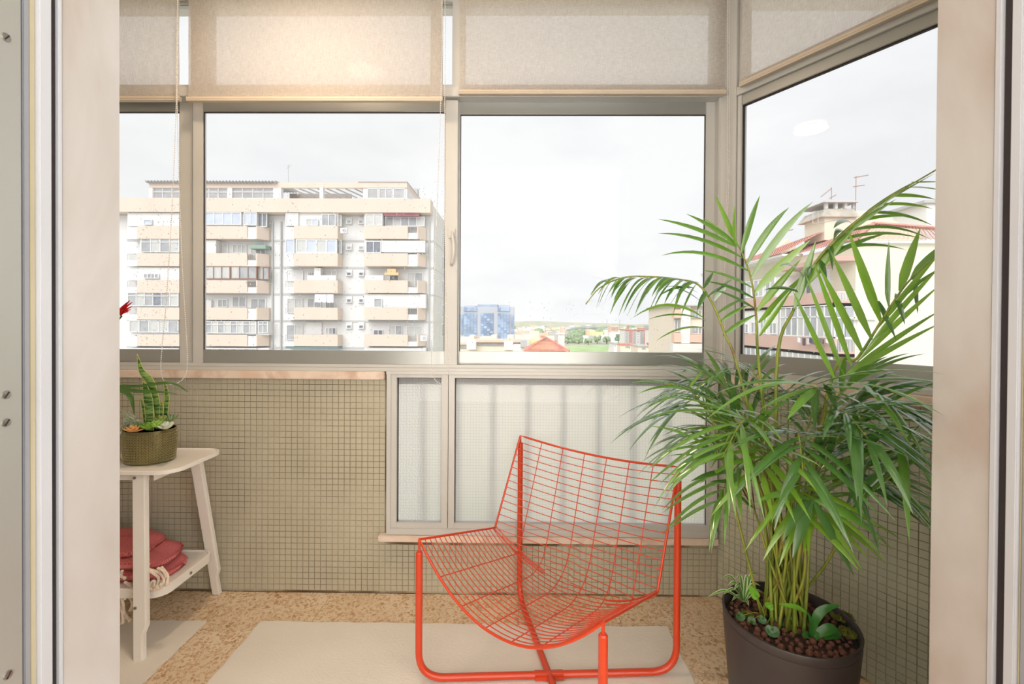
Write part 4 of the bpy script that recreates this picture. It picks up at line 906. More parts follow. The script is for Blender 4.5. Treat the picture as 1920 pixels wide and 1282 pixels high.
# left frond arching over with hanging leaflets
fi, P = frond([P6(765,1070,1.30), P6(690,860,1.31), P6(632,715,1.32), P6(565,625,1.33), P6(470,600,1.34), P6(340,588,1.34), P6(220,592,1.33), P6(110,640,1.32), P6(45,715,1.31)], .0044)
for k in range(17):
    x0 = 150+26*k; b = P6(x0, 592 + (max(0, 200-x0)*.3) + max(0, x0-430)*.16, 1.335)
    for sg in (-1, 1):
        L = 66+52*math.sin(PI*(k+2)/20)+40*rq.random(); t = P6(x0-L*(.5+.55*rq.random()), 600+L*((.95 if sg > 0 else .45)+.35*rq.random())+max(0, x0-430)*.3, 1.335+sg*.06)
        blade(fi, b, t, px(6.5+3*rq.random(),1.33), .30, (G_MID, G_DK)[k % 2], None, 1)
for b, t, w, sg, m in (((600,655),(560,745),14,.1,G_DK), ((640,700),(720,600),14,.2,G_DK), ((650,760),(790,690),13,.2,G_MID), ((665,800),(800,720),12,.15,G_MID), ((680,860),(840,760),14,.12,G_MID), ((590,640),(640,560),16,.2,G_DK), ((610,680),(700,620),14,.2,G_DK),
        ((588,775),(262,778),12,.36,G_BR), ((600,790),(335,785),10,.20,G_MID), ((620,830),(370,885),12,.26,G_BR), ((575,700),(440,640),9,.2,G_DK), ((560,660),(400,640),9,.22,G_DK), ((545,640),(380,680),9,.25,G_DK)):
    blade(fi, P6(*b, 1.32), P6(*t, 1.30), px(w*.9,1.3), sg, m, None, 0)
# frond pointing at the camera: a star of leaflets
fi, P = frond([P7(800,420,1.22), P6(1150,1230,1.12), P6(1120,1120,1.03), P6(1105,1095,.99)], .0048)
for b, t, w, sg, m in (((1110,1100),(740,1090),14,.18,G_DK), ((1105,1100),(845,1205),17,.14,G_MID), ((1110,1105),(975,1250),20,.12,G_MID), ((1112,1105),(1105,1310),24,.1,G_DK), ((1116,1105),(1240,1300),24,.1,G_DK), ((1118,1105),(1400,1290),20,.14,G_DK), ((1118,1100),(1560,1210),15,.2,G_DK),
        ((1115,1095),(1650,1190),14,.22,G_MID), ((1110,1090),(1780,1235),13,.26,G_MID), ((1110,1085),(1640,1080),12,.2,G_MID), ((1105,1090),(640,1130),13,.2,G_MID), ((1105,1095),(600,1250),14,.24,G_MID), ((1112,1085),(1790,1040),11,.18,G_MID), ((1112,1098),(1480,1290),18,.18,G_DK)):
    blade(fi, P6(*b, 1.0), P6(*t, .98+rq.uniform(-.08,.1) if t[0] < 1640 else .80), px(w*.95,1.0), sg, m, (rq.uniform(-.2,.2), -.35, 1), 0)
# low front frond with four broad blades
fi, P = frond([P7(850,800,1.20), P7(858,560,1.14), P7(890,436,1.08)], .0042)
for b, t, w, sg, m in (((885,435),(755,628),24,.2,G_DK), ((890,437),(800,705),27,.06,G_DK), ((900,437),(1085,785),28,.06,G_DK), ((905,435),(1215,615),22,.14,G_MID), ((905,432),(1262,668),18,.26,G_MID), ((880,432),(620,455),17,.22,G_MID)):
    blade(fi, P7(*b, 1.08), P7(*t, 1.02), px(w*.95,1.05), sg, m, (rq.uniform(-.2,.2), -.8, .6), 0)
# left frond towards the chair
fi, P = frond([P7(690,700,1.27), P7(620,470,1.25), P7(530,310,1.22), P7(430,195,1.19)], .0038)
for b, t, w, sg, m in (((440,205),(135,95),8,.16,G_MID), ((430,195),(190,225),9,.14,G_MID), ((440,200),(230,390),18,.08,G_MID), ((450,215),(165,470),9,.34,G_MID), ((445,205),(275,275),11,.06,G_DK), ((480,250),(285,270),12,.12,G_MID), ((470,240),(205,440),8,.34,G_MID), ((520,300),(330,350),17,.10,G_DK), ((560,360),(420,350),13,.1,G_DK),
        ((480,250),(550,130),14,.05,G_MID), ((530,310),(600,240),14,.05,G_MID), ((420,190),(280,130),10,.1,G_MID), ((430,190),(420,90),12,.1,G_MID), ((620,470),(520,380),14,.02,G_DK)):
    blade(fi, P7(*b, 1.19), P7(*t, 1.15+rq.uniform(-.06,.06)), px(w*.95,1.18), sg, m, None, 0)
dryl = ramp_mat('withered_leaf', [(.4, (96, 66, 40)), (.6, (140, 116, 60))], .7)
blade(fi, P7(600,440,1.25), P7(540,330,1.22), px(12), .25, dryl, None, 0); blade(fi, P7(630,480,1.25), P7(610,320,1.22), px(13), -.1, dryl, None, 0); blade(fi, P7(590,420,1.25), P7(440,370,1.22), px(9), .12, dryl, None, 0)
# right fronds in front of the mosaic
fi, P = frond([P7(960,720,1.25), P7(1060,500,1.18), P7(1180,380,1.10), P7(1300,300,1.04)], .0042)
for b, t, w, sg, m in (((1180,380),(1372,258),10,.06,G_BR), ((1170,385),(1420,362),11,.08,G_BR), ((1170,375),(1362,505),13,.18,G_DK), ((1060,420),(1440,130),18,.06,G_DK), ((1080,450),(1430,210),16,.06,G_MID), ((1150,380),(1420,330),9,.05,G_BR), ((1070,480),(1300,270),14,.05,G_MID), ((1100,440),(1420,60),16,.06,G_DK), ((1040,470),(1200,170),16,.05,G_DK), ((1200,360),(1430,300),10,.1,G_MID)):
    blade(fi, P7(*b, 1.10), P7(*t, 1.02+rq.uniform(-.05,.05)), px(w*.95,1.05), sg, m, None, 0)
# leaning left frond under the window with pale blades
fi, P = frond([P6(640,1285,1.30), P6(590,1190,1.32), P6(520,1110,1.34), P6(400,1080,1.35)], .0040)
for b, t, w, sg, m in (((400,1080),(235,1085),9,.12,G_MID), ((470,1090),(280,1070),9,.12,G_MID), ((520,1110),(285,1130),8,.2,G_MID), ((560,1150),(310,1210),7,.26,G_MID), ((520,1105),(590,1020),8,.1,G_BR), ((560,1150),(700,1000),10,.1,G_MID), ((590,1190),(335,1265),7,.26,G_DK), ((600,1200),(520,1090),12,.04,G_MID), ((610,1230),(580,1110),14,.02,G_BR), ((570,1150),(440,1130),9,.14,G_MID), ((540,1120),(730,1010),9,.15,G_MID)):
    blade(fi, P6(*b, 1.33), P6(*t, 1.30), px(w*.95,1.3), sg, m, None, 0)
# thick middle layer: many shorter fronds all around
def auto(phi, rise_,  reach, drop, npair, L, W, m, prio, start=.5):
    rise = rise_*.985; d = Vector((math.cos(phi), math.sin(phi), 0)); c = PTX+Vector((0, .01, 0)); b = cane_base()
    P0 = [c+d*reach*.20+Vector((0,0,SOIL+rise*.5)), c+d*reach*.40+Vector((0,0,SOIL+rise*.85)), c+d*reach*.68+Vector((0,0,SOIL+rise)), c+d*reach+Vector((0,0,SOIL+rise-drop))]
    fi, P = frond([wall_safe(p) for p in P0], .0044, .0013, True, b); n = len(P)
    for k in range(npair):
        t = start+(1-start)*(k+.5)/npair; i = min(n-2, int(t*(n-1))); p = P[i]; tg = (P[i+1]-P[i]).normalized(); side = tg.cross(Vector((0,0,1))); side = side.normalized() if side.length > .1 else Vector((1,0,0)); f = (k+.5)/npair
        for sg in (-1, 1):
            a = math.radians(62-40*f+rq.uniform(-8,8)); l = L*(.55+.6*math.sin(PI*(.15+.7*f)))*rq.uniform(.85,1.12); dr = tg*math.cos(a)+side*sg*math.sin(a)+Vector((0,0,.22))
            tip = wall_safe(p+dr.normalized()*l-Vector((0,0,1))*l*(rq.uniform(.10,.42) if rise_ > .56 else rq.uniform(-.05,.22))); blade(fi, p, tip, W*rq.uniform(.8,1.15), rq.uniform(.12,.24), m, (side*sg*-.25+Vector((rq.uniform(-.2,.2), -.15, 1))), prio)
deg = math.radians
for phi, rise, reach, drop, npair, L, W, m in ((180,.66,.34,.06,10,.20,.015,G_DK), (150,.70,.30,.05,10,.20,.016,G_MID), (120,.68,.28,.04,10,.20,.016,G_DK), (95,.72,.26,.03,10,.2,.016,G_MID), (60,.66,.22,.03,9,.18,.016,G_DK), (215,.62,.33,.08,10,.20,.016,G_MID), (245,.60,.30,.07,10,.19,.017,G_DK),
        (270,.66,.30,.05,10,.20,.017,G_DK), (295,.64,.30,.06,10,.2,.017,G_MID), (315,.68,.27,.05,10,.2,.016,G_DK), (335,.60,.20,.04,9,.18,.016,G_DK), (200,.48,.26,.10,9,.18,.016,G_MID), (250,.46,.22,.08,8,.17,.018,G_BR), (225,.54,.24,.05,9,.18,.017,G_BR), (285,.52,.20,.05,8,.18,.018,G_DK),
        (310,.50,.26,.06,9,.19,.017,G_MID), (165,.56,.28,.06,9,.18,.015,G_MID), (135,.50,.22,.05,8,.17,.015,G_BR), (20,.62,.16,.02,8,.16,.015,G_DK), (265,.40,.14,.02,7,.16,.018,G_BR), (190,.56,.18,.02,8,.17,.017,G_BR), (300,.72,.24,.05,9,.2,.016,G_MID)):
    auto(deg(phi), rise, reach, drop, npair, L, W, m, 2)
# bare canes and young shoots
for k in range(16):
    b = cane_base(); a = rq.uniform(0, 2*PI); top = PTX+Vector((math.cos(a)*rq.uniform(.03,.12), math.sin(a)*rq.uniform(.03,.1)+.01, SOIL+rq.uniform(.3,.5))); m_ = (b+top)/2+Vector((rq.uniform(-.01,.01), rq.uniform(-.01,.01), 0))
    mb = MB(); mb.tube(bez([b, m_, wall_safe(top)], 14), [.0055-.004*i/14 for i in range(15)], 7); mb.build('cane', M_CANE, palm, smooth=True)
LEAVES.sort(key=lambda l: l[3])
def leaf_obj(rows, m):
    mb = MB(); mb.strip(rows); return mb
for fi, rows, m, pr in LEAVES[:300]: leaf_obj(rows, m).build('leaflet', m, FRONDS[fi], smooth=True)
rest = {}
mbr = MB(); mi = []; mats_ = [G_BR, G_MID, G_DK]
for fi, rows, m, pr in LEAVES[300:]:
    n0 = len(mbr.f); mbr.strip(rows); mi += [mats_.index(m)]*(len(mbr.f)-n0)
ro_ = mbr.build('leaflets', G_BR, palm, smooth=True)
for m in mats_[1:]: ro_.data.materials.append(m)
ro_.data.polygons.foreach_set('material_index', mi); tag(ro_, kind='stuff')

# ================================================================== small plants in the big pot
YS = SOIL+.008
def pp(zx, zy, z=YS):
    u, v = z7(zx, zy); d = ray(u, v); return CAM+d*((z-CAMH)/d.z)
sp = root('spider_plant', pp(560, 905), 'small variegated spider plant with white striped leaves at the left rim of the pot', 'plant')
M_SPG, M_SPW = mat('spider_leaf_green', (104, 160, 60), .4, .1, trans=.25), mat('spider_leaf_white', (222, 232, 190), .45, .05, trans=.25)
sb = pp(575, 905)
for tx, ty, h in ((402,885,.05),(470,795,.07),(500,830,.06),(545,800,.075),(600,800,.075),(645,785,.08),(655,830,.05),(640,880,.03),(600,925,.02),(560,920,.02),(520,900,.03),(480,870,.05),(680,870,.04),(530,850,.06)):
    tip = at(*z7(tx, ty), sb.y-.01+rq.uniform(-.02,.03)); c = (sb+tip)/2+Vector((0,0,h*.55)); mb = MB(); leafmesh(mb, [sb, c, tip], .0125, (0,-.4,1), None, .2, 12); lf = mb.build('leaf', M_SPW, sp, smooth=True)
    mb = MB(); up = Vector((0,-.0006,.0008)); leafmesh(mb, [sb+up, c+up, tip+up], .0062, (0,-.4,1), None, .2, 12); mb.build('leaf_stripe', M_SPG, lf, smooth=True)
s2 = root('spider_plant', pp(800, 900), 'striped young spider plant tuft behind the palm canes', 'plant'); sb = pp(815, 905)
for tx, ty in ((765,790),(825,830),(800,850),(835,870)):
    tip = at(*z7(tx, ty), sb.y); mb = MB(); leafmesh(mb, [sb, (sb+tip)/2+Vector((.004,0,.006)), tip], .012, (0,-1,.3), None, .2, 10); lf = mb.build('leaf', M_SPW, s2, smooth=True)
    mb = MB(); up = Vector((0,-.001,0)); leafmesh(mb, [sb+up, (sb+tip)/2+Vector((.004,-.001,.006)), tip+up], .005, (0,-1,.3), None, .2, 10); mb.build('leaf_stripe', M_SPG, lf, smooth=True)
def disc_leaf(c, r, nrm, rot, m, par, name='leaf', point=0.0):
    n = Vector(nrm).normalized(); a = n.orthogonal().normalized(); a = Matrix.Rotation(rot, 3, n) @ a; b = n.cross(a); mb = MB(); ring = []
    for i in range(20):
        t = 2*PI*i/20; rr = r*(1-.42*max(0, math.cos(t))**8+point*max(0, -math.cos(t))**6); ring.append(Vector(c)+a*rr*math.cos(t)+b*rr*math.sin(t)+n*r*.12*math.cos(2*t))
    mid = [Vector(c)+(p-Vector(c))*.5-n*r*.06 for p in ring]; mb.add([Vector(c)+a*r*.35-n*r*.02]+mid+ring, [(0, 1+i, 1+(i+1)%20) for i in range(20)]+[(1+i, 21+i, 21+(i+1)%20, 1+(i+1)%20) for i in range(20)])
    return mb.build(name, m, par, smooth=True)
M_CYC = ramp_mat('cyclamen_leaf', [(.4, (52, 88, 52)), (.58, (92, 128, 88)), (.66, (60, 98, 58))], .4, scale=30)
cy = root('cyclamen', pp(690, 960), 'low cyclamen with rounded dark green leaves and a pink bud in front of the canes', 'plant'); cb = pp(700, 975)
for zx, zy, r in ((560,978,.013),(612,1010,.011),(735,985,.020),(708,1078,.017),(660,1000,.012)):
    c = at(*z7(zx, zy), cb.y-.02-(zy-975)*.0006)
    c.z = max(c.z, SOIL+.024); disc_leaf(c, r, (rq.uniform(-.3,.2), -.55, .8), rq.uniform(0,6), M_CYC, cy); mb = MB(); mb.tube(bez([cb, (cb+c)/2+Vector((0,0,.012)), c], 10), .0011, 5); mb.build('leaf_stalk', M_CANE, cy, smooth=True)
c = at(*z7(752, 925), cb.y+.01); M_PINK = mat('pink_petal', (236, 84, 160), .5, .1, trans=.2)
for k in range(5): disc_leaf(c+Vector((.005*math.cos(k*1.25), 0, .005*math.sin(k*1.25))), .007, (math.cos(k*1.25)*.5, -.8, math.sin(k*1.25)*.5), k, M_PINK, cy, 'petal')
mb = MB(); mb.tube([cb, c], .001, 5); mb.build('leaf_stalk', M_CANE, cy)
ah = root('arrowhead_plant', pp(690, 945), 'light green arrowhead vine seedling standing among the clay pebbles', 'plant'); ab = pp(680, 1010); M_ARR = mat('arrowhead_leaf', (128, 190, 60), .4, .1, trans=.3)
for zx, zy, r in ((630,872,.013),(700,925,.010)):
    c = at(*z7(zx, zy), ab.y); disc_leaf(c, r, (.1, -.8, .5), 1.2+zx*.01, M_ARR, ah, 'leaf', .9); mb = MB(); mb.tube(bez([ab, (ab+c)/2+Vector((.006,0,0)), c], 8), .0012, 5); mb.build('leaf_stalk', M_ARR, ah, smooth=True)
pe = root('peace_lily', pp(880, 1080), 'young peace lily with glossy broad leaves at the front of the pot', 'plant'); pb = pp(885, 1075); M_PL = mat('peace_lily_leaf', (66, 122, 52), .25, .2, 12, trans=.2)
for pts, w in (([(885,1060),(905,985),(945,940),(1015,918)],.022), ([(885,1070),(885,1010),(870,950)],.016), ([(890,1075),(940,1040),(985,1030),(1025,1062)],.026), ([(880,1085),(870,1080),(845,1060)],.02), ([(885,1085),(905,1098),(932,1103)],.022), ([(890,1085),(960,1085),(1025,1100)],.020), ([(870,960),(820,930),(740,915)],.014)):
    mb = MB(); path = [at(*z7(*p), pb.y-.004*i) for i, p in enumerate(pts)]; path = [Vector((p.x, p.y, max(p.z, SOIL+.02))) for p in path]; path[0] = pb if pts[0][1] > 1000 else path[0]; leafmesh(mb, path, w, (0,-.6,.8), lambda t: math.sin(PI*min(.98,.06+.9*t))**.8, .14, 16); mb.build('leaf', M_PL if w > .0155 else M_ARR, pe, smooth=True)
def moss(c, r, n, label, seed):
    rr = random.Random(seed); mb = MB()
    for _ in range(n):
        a = rr.uniform(0, 2*PI); q = r*math.sqrt(rr.random()); p = c+Vector((q*math.cos(a), q*math.sin(a), .006+.012*(1-q/r)*rr.random()))
        d = Vector((rr.uniform(-1,1), rr.uniform(-1,1), rr.uniform(.4,1.4))).normalized()*rr.uniform(.004,.009); mb.tube([p, p+d], [.0013, .0004], 4, caps=False)
    o = mb.build('moss_clump', mat('olive_moss', (120, 122, 44), .9, .35, 70), smooth=True, origin=c); tag(o, label, 'moss', 'moss clumps in the dark pot')
moss(pp(1030, 985), .030, 420, 'olive green moss clump at the right rim of the dark pot', 1); moss(pp(1050, 1060), .022, 260, 'moss clump at the front right rim beside the peace lily', 2); moss(pp(590, 975), .016, 160, 'small moss clump among the cyclamen leaves', 3)
# ================================================================== apartment block across the street
BW, BC = mat('facade_white', (224, 223, 221), .8, .03, .6), mat('balcony_cream', (222, 203, 187), .8, .04, .5, stretch=(1, 1, .25))
BG, BD = mat('grey_joint', (188, 187, 186), .8, .05), mat('dark_recess', (120, 118, 116), .8, .1)
GB, GG, GD, GC = mat('blue_tinted_pane', (196, 204, 222), .15, .1, .8), mat('grey_window_pane', (168, 170, 172), .15, .15, 1.5), mat('dark_window_pane', (124, 128, 138), .12, .2, 2), mat('curtained_pane', (198, 198, 194), .4, .08, 1.2, stretch=(6, 6, 1))
BFW, BFB = mat('white_window_frame', (236, 236, 236), .5, .02), mat('brown_window_frame', (150, 104, 84), .5, .08)
BY = 47.0; BK = 48.2; GZ = -22.0
def prect(u0, v0, u1, v1, y): return frect(u0, v0, u1, v1, y)
r0 = at(520, 500, BY); apt = root('apartment_building', (r0.x, BY+6, GZ), 'long cream and white apartment block with rows of balconies across the street', 'building')
def part(name, m, rects, par=None, bevel=0):
    mb = MB()
    for u0, v0, u1, v1, y0, y1 in rects: fbox(mb, u0, v0, u1, v1, y0, y1)
    return mb.build(name, m, par or apt, bevel=bevel)
def bwindow(u0, v0, u1, v1, n, y, gm=None, fm=None, top=0, fw=1.1, par=None):
    gm = gm or GG; fm = fm or BFW; x0, x1, z0, z1 = prect(u0, v0, u1, v1, y); f = fw*y/F; mb = MB(); y1 = y+.14
    mb.box(x0, x1, y, y1, z1-f, z1).box(x0, x1, y, y1, z0, z0+f)
    n = max(1, n); w = (x1-x0-f)/n; zt = z1-f-(z1-z0)*top if top else None
    for i in range(n+1): mb.box(x0+w*i, x0+w*i+f, y, y1, z0+f, z1-f)
    if top: mb.box(x0+f, x1-f, y, y1, zt-f*.5, zt+f*.5)
    o = mb.build('window', fm, par or apt)
    for i in range(n):
        g = gm[i % len(gm)] if isinstance(gm, (list, tuple)) else gm
        for a, b in (((z0+f, zt-f*.5), (zt+f*.5, z1-f)) if top else ((z0+f, z1-f),)): MB().box(x0+w*i+f, x0+w*(i+1), y+.07, y+.11, a, b).build('pane', g, o)
    return o
xl_ = at(150, 500, BK).x; xr_ = at(812, 500, BK).x; zt_b = at(520, 372, BY).z
mb = MB(); mb.box(xl_, xr_, BK, 60, GZ, zt_b-.4); mb.build('facade_wall', BW, apt)
part('parapet_band', BC, [(150, 371.5, 807, 397.5, BY, BK+.3)])
mb = MB(); mb.box(at(150,400,BK).x, at(806,400,BK).x, BK-.06, BK, at(520,405,BK).z, at(520,399,BK).z); mb.build('shadow_joint', BG, apt)
for v in (451, 501.5, 551.5, 601.5, 651.5): part('floor_joint', BG, [(238, v-1.8, 812, v+1.8, BK-.05, BK)])
mb = MB(); mb.box(xr_, xr_+.05, BK, 60, GZ, zt_b-1.0)
for v in (451, 501.5, 551.5, 601.5): mb.box(xr_, xr_+.12, BK, 60, at(812, v+1, BK).z, at(812, v-1, BK).z)
mb.build('side_wall', BW, apt)
for v in (430, 480, 530, 580, 620):
    p = at(812, v, BK); f = MB(); f.box(xr_+.05, xr_+.12, 53.2, 54.8, p.z-.8, p.z+.8); w_ = f.build('window', BFW, apt); f = MB(); f.box(xr_+.10, xr_+.14, 53.4, 54.6, p.z-.65, p.z+.65); f.build('pane', GG, w_)
for u in (511, 527, 805): 
    p = at(u, 415, BK-.12); MB().tube([(p.x, BK-.12, p.z), (p.x, BK-.12, GZ)], .09, 6).build('drain_pipe', BG, apt)
VT = [423.5, 474.5, 525.3, 576.5, 627.3, 678]; VB = [447.5, 498.5, 549, 599.3, 648.8, 699]; VC = [398, 449, 500, 550.5, 601, 651]
def balcony(u0, u1, r, chamf=None):
    mb = MB(); x0, x1, z0, z1 = prect(u0, VT[r], u1, VB[r], BY)
    if chamf:
        xc = at(chamf, 500, BY+.9).x; mb.prism([(x0,BY),(x1,BY),(xc,BY+.9),(xc,BK),(xc-.12,BK),(xc-.12,BY+.95),(x1-.05,BY+.13),(x0,BY+.13)], z0, z1); mb.prism([(x0,BY+.02),(x1,BY+.02),(xc-.02,BY+.9),(xc-.02,BK),(x0,BK)], z0-.02, z0+.12)
    else: mb.box(x0, x1, BY, BY+.13, z0, z1).box(x0, x0+.12, BY+.13, BK, z0, z1).box(x1-.12, x1, BY+.13, BK, z0, z1).box(x0, x1, BY+.02, BK, z0-.02, z0+.12)
    return mb.build('balcony', BC, apt)
def infill(u0, u1, r, rail=True, full=False):
    part('white_infill', BW, [(u0, VT[r]+(2 if full else 13), u1, VB[r]-1, BY+.12, BY+.25)]); part('slab_edge', BW, [(u0, VB[r]-1.5, u1, VB[r]+.5, BY+.02, BK)])
    if rail:
        x0, x1, z0, z1 = prect(u0, VT[r]+1, u1, VT[r]+13, BY+.15); mb = MB(); mb.box(x0, x1, BY+.15, BY+.2, z1-.06, z1)
        k = max(4, int((x1-x0)/.13)); [mb.box(x0+(x1-x0)*i/k-.015, x0+(x1-x0)*i/k+.015, BY+.16, BY+.19, z0, z1) for i in range(k+1)]; mb.build('railing', BG, apt)
def enclose(u0, u1, r, v0=None, m=None): part('balcony_panel', m or BW, [(u0, v0 or VC[r]+1, u1, VT[r]+.5, BY+.28, BK)])
for r in range(6):
    balcony(257, 372, r); infill(239, 257, r, r in (1, 2, 3), r in (0, 4))
    balcony(376, 463, r); infill(463, 480, r, r in (1, 2), r in (0, 3, 4)); balcony(480, 482, r, 504.5)
    balcony(551, 633, r, 640.5); infill(535, 551, r, r in (2, 3, 4), r in (0, 1))
    balcony(683, 764.5, r); infill(764.5, 782, r, r in (0, 2, 3, 4), r == 1); balcony(782, 784, r, 798.5)
# unit far left
enclose(239, 340, 0); bwindow(269, 411.5, 284, 421, 1, BY+.1, GB)
enclose(262, 340, 1); bwindow(264, 447, 336, 473, 4, BY+.05, [GG, GC], top=.22)
enclose(239, 340, 2); bwindow(269, 513, 297, 522, 4, BY+.1, GG)
enclose(239, 340, 3); bwindow(239, 547, 334, 573.5, 6, BY+.05, [GG, GC, GG, GD], top=.25)
enclose(239, 340, 4); bwindow(242, 600.5, 334, 623, 5, BY+.05, [GC, GG, GC])
enclose(239, 340, 5); bwindow(242, 653, 334, 675, 6, BY+.05, GG)
# unit left of the drain pipes
enclose(378, 482, 0); bwindow(384, 397.8, 452, 421.5, 4, BY+.04, GB); bwindow(457, 398, 481, 422, 2, BY+.04, GB); bwindow(483, 399.5, 500, 425, 2, BY+.35, GD)
enclose(378, 405, 1); bwindow(407, 456, 427, 475, 2, BK-.15, GC); bwindow(436, 458, 462, 474.5, 3, BK-.15, GC); part('green_awning', mat('green_awning', (140, 164, 150), .8), [(468, 459, 498, 466, BY+.1, BK)]); bwindow(470, 465, 498, 486, 3, BK-.15, [GC, GG, GG])
enclose(384, 480, 2); bwindow(384, 498.8, 431, 522.6, 3, BY+.04, GC, BFB); bwindow(432, 498.8, 481, 522.6, 3, BY+.04, [GC, GG, GG], BFB); bwindow(482, 500, 504, 524, 2, BY+.4, [GC, GG], BFB)
bwindow(408, 561, 426, 576, 2, BK-.15, GG); bwindow(435, 556, 461, 576, 2, BK-.15, GG); bwindow(470, 560, 498, 586, 2, BK-.15, [GG, GG])
part('balcony_panel', BW, [(378, 562, 396, 577, BK-.3, BK)])
enclose(384, 504, 4); bwindow(384, 602, 480, 625, 8, BY+.04, [GG, GC], top=.24); bwindow(484, 602, 502, 624, 2, BY+.1, GG, top=.24)
enclose(384, 504, 5); bwindow(384, 653, 480, 675, 8, BY+.04, [GG, GC])
# unit right of the drain pipes
enclose(535, 634, 0); bwindow(536, 399, 559, 423, 1, BY+.1, BW); bwindow(574, 410, 596, 423, 2, BY+.08, [GC, GB]); bwindow(603, 401, 629, 423.5, 2, BY+.02, GG); bwindow(633, 403, 640, 424, 1, BY+.5, GC)
bwindow(535, 448.5, 552, 475, 1, BY+.04, GB); bwindow(554.5, 448.5, 631.5, 474.6, 4, BY+.04, [GC, GB, GC, GB], fw=2); bwindow(632, 450, 640, 475, 2, BY+.5, GG); bwindow(536, 476, 550, 484.5, 1, BY+.08, GB)
bwindow(537, 506, 568, 527, 1, BK-.15, BW); bwindow(577, 510, 592, 522, 4, BK-.1, GG); part('white_box', BW, [(576, 516, 630, 525.5, BY+.2, BY+.6), (589, 502, 601, 517, BY+.4, BK)]); bwindow(612, 507, 631, 517, 2, BK-.15, GC)
bwindow(538, 559.5, 567, 587, 2, BK-.15, [GC, GC]); bwindow(576, 559.5, 602, 577, 2, BK-.15, GG); bwindow(610, 564, 627, 578, 2, BK-.15, GG)
bwindow(537, 609, 567, 637, 2, BK-.15, [GG, GC]); bwindow(610, 614, 630, 627, 3, BK-.15, [GC, GG, GD]); part('white_shutter', BW, [(574, 604, 603, 627, BK-.2, BK)])
part('teal_awning', mat('teal_awning', (96, 140, 146), .8, .2, 20), [(535, 649.5, 634, 653, BY+.1, BK)])
for v in (415, 464, 513, 563, 612):
    for u in (654, 677):
        part('window_box', BW, [(u-6, v-8, u+6, v+5, BK-.16, BK)]); bwindow(u-4.6, v-3, u+4.6, v+4, 1, BK-.30, GD if v > 500 else GG)
# unit at the right end
enclose(683, 718, 0); bwindow(686, 400.5, 717, 423, 2, BY+.04, GC); part('striped_awning', mat('dark_red_awning', (166, 96, 108), .8, .2, 3), [(720, 398.5, 786, 402, BY+.1, BK), (721, 402.5, 785, 404.5, BY+.05, BY+.3)]); bwindow(722, 406, 796, 424, 5, BY+.6, [GG, GC, GG])
enclose(683, 716, 1); bwindow(686, 452, 714, 474, 2, BY+.04, GD); part('white_sunblind', BW, [(715, 451, 797, 473, BY+.06, BY+.3)]); part('sunblind_edge', BD, [(720, 473, 781, 474.4, BY+.02, BY+.12), (786, 474, 797, 476, BY+.2, BY+.3)])
part('white_box', BW, [(684, 516, 719, 526, BY+.2, BY+.5)]); bwindow(730, 515, 747, 527, 2, BK-.12, GD); bwindow(763, 511, 793, 537, 2, BK-.15, [GC, GG]); part('orange_bar', mat('orange_bar', (226, 192, 142), .7), [(721, 511, 747, 515.5, BY-.3, BY+.4), (726, 504, 742, 511, BY+.2, BY+.6)])  # includes a small orange bar and box at the balcony front
enclose(683, 798, 3); bwindow(701, 559.5, 716, 576.2, 1, BY+.1, GG)
bwindow(700, 618, 718, 628, 2, BK-.15, GD); bwindow(729, 610, 754, 628, 2, BK-.15, [GC, GG]); bwindow(762, 611, 792, 640, 2, BK-.15, [GC, GC])
enclose(683, 798, 5)
def ac(u, v):
    x0, x1, z0, z1 = prect(u, v, u+12, v+10, BY-.4); mb = MB(); mb.box(x0, x1, BY-.4, BY, z0, z1); o = mb.build('air_conditioner', BFW, apt, bevel=.03)
    c = ((x0+x1)/2+.08, (z0+z1)/2); mb = MB(); mb.lathe([(0,0),(.2,0),(.2,.03),(.14,.03),(.13,.01)], (0,0,0), 16); mb.v = [(c[0]+x, BY-.4-z, c[1]+y) for x, y, z in mb.v]; mb.build('fan_grille', BG, o)
ac(638, 427); ac(788, 629)
# set-back top floor
TY = 49.0
mb = MB(); x0, x1 = at(277,345,TY).x, at(520,345,TY).x; zr = at(400, 342, TY).z; rows = []
for j in range(2): rows.append([Vector((x0+(x1-x0)*i/160, TY-.4+j*5, zr+.11*math.cos(i*2*PI/4)+j*.35)) for i in range(161)])
mb.strip(rows); mb.strip([[p+Vector((0,0,-.06)) for p in r] for r in rows]); mb.build('corrugated_roof', BG, apt)
part('top_fascia', BC, [(279, 343.5, 520, 352, TY, TY+.3)])
part('top_column', BW, [(279, 352, 286, 373, TY, TY+.4), (427, 352, 435, 373, TY, TY+.4), (513, 352, 527, 373, TY, TY+.5), (599, 352, 606, 373, TY, TY+.4)])
bwindow(287, 352, 427, 372, 8, TY+.1, [GG], top=.34); bwindow(435, 352, 513, 372, 4, TY+.1, [GG], top=.34)
part('top_wall', BW, [(284, 352, 515, 373, TY+3.5, TY+4)])
part('pergola_beam', BC, [(520, 342, 682, 352, TY, TY+.3)])
mb = MB(); za, zb2 = at(600, 352.5, TY).z, at(600, 350, TY).z
for k in range(9):
    x = at(541+17.5*k, 350, TY).x; mb.hexa([(x-.05,TY+.3,za-.05),(x+.05,TY+.3,za-.05),(x+.85,TY+4.4,za+.1),(x+.75,TY+4.4,za+.1)], [(x-.05,TY+.3,za+.08),(x+.05,TY+.3,za+.08),(x+.85,TY+4.4,za+.22),(x+.75,TY+4.4,za+.22)])
mb.build('pergola_slats', BG, apt); part('terrace_wall', mat('terrace_brown', (158, 146, 138), .9, .15, 3), [(543, 363, 658, 373, TY+4.5, TY+4.8)])
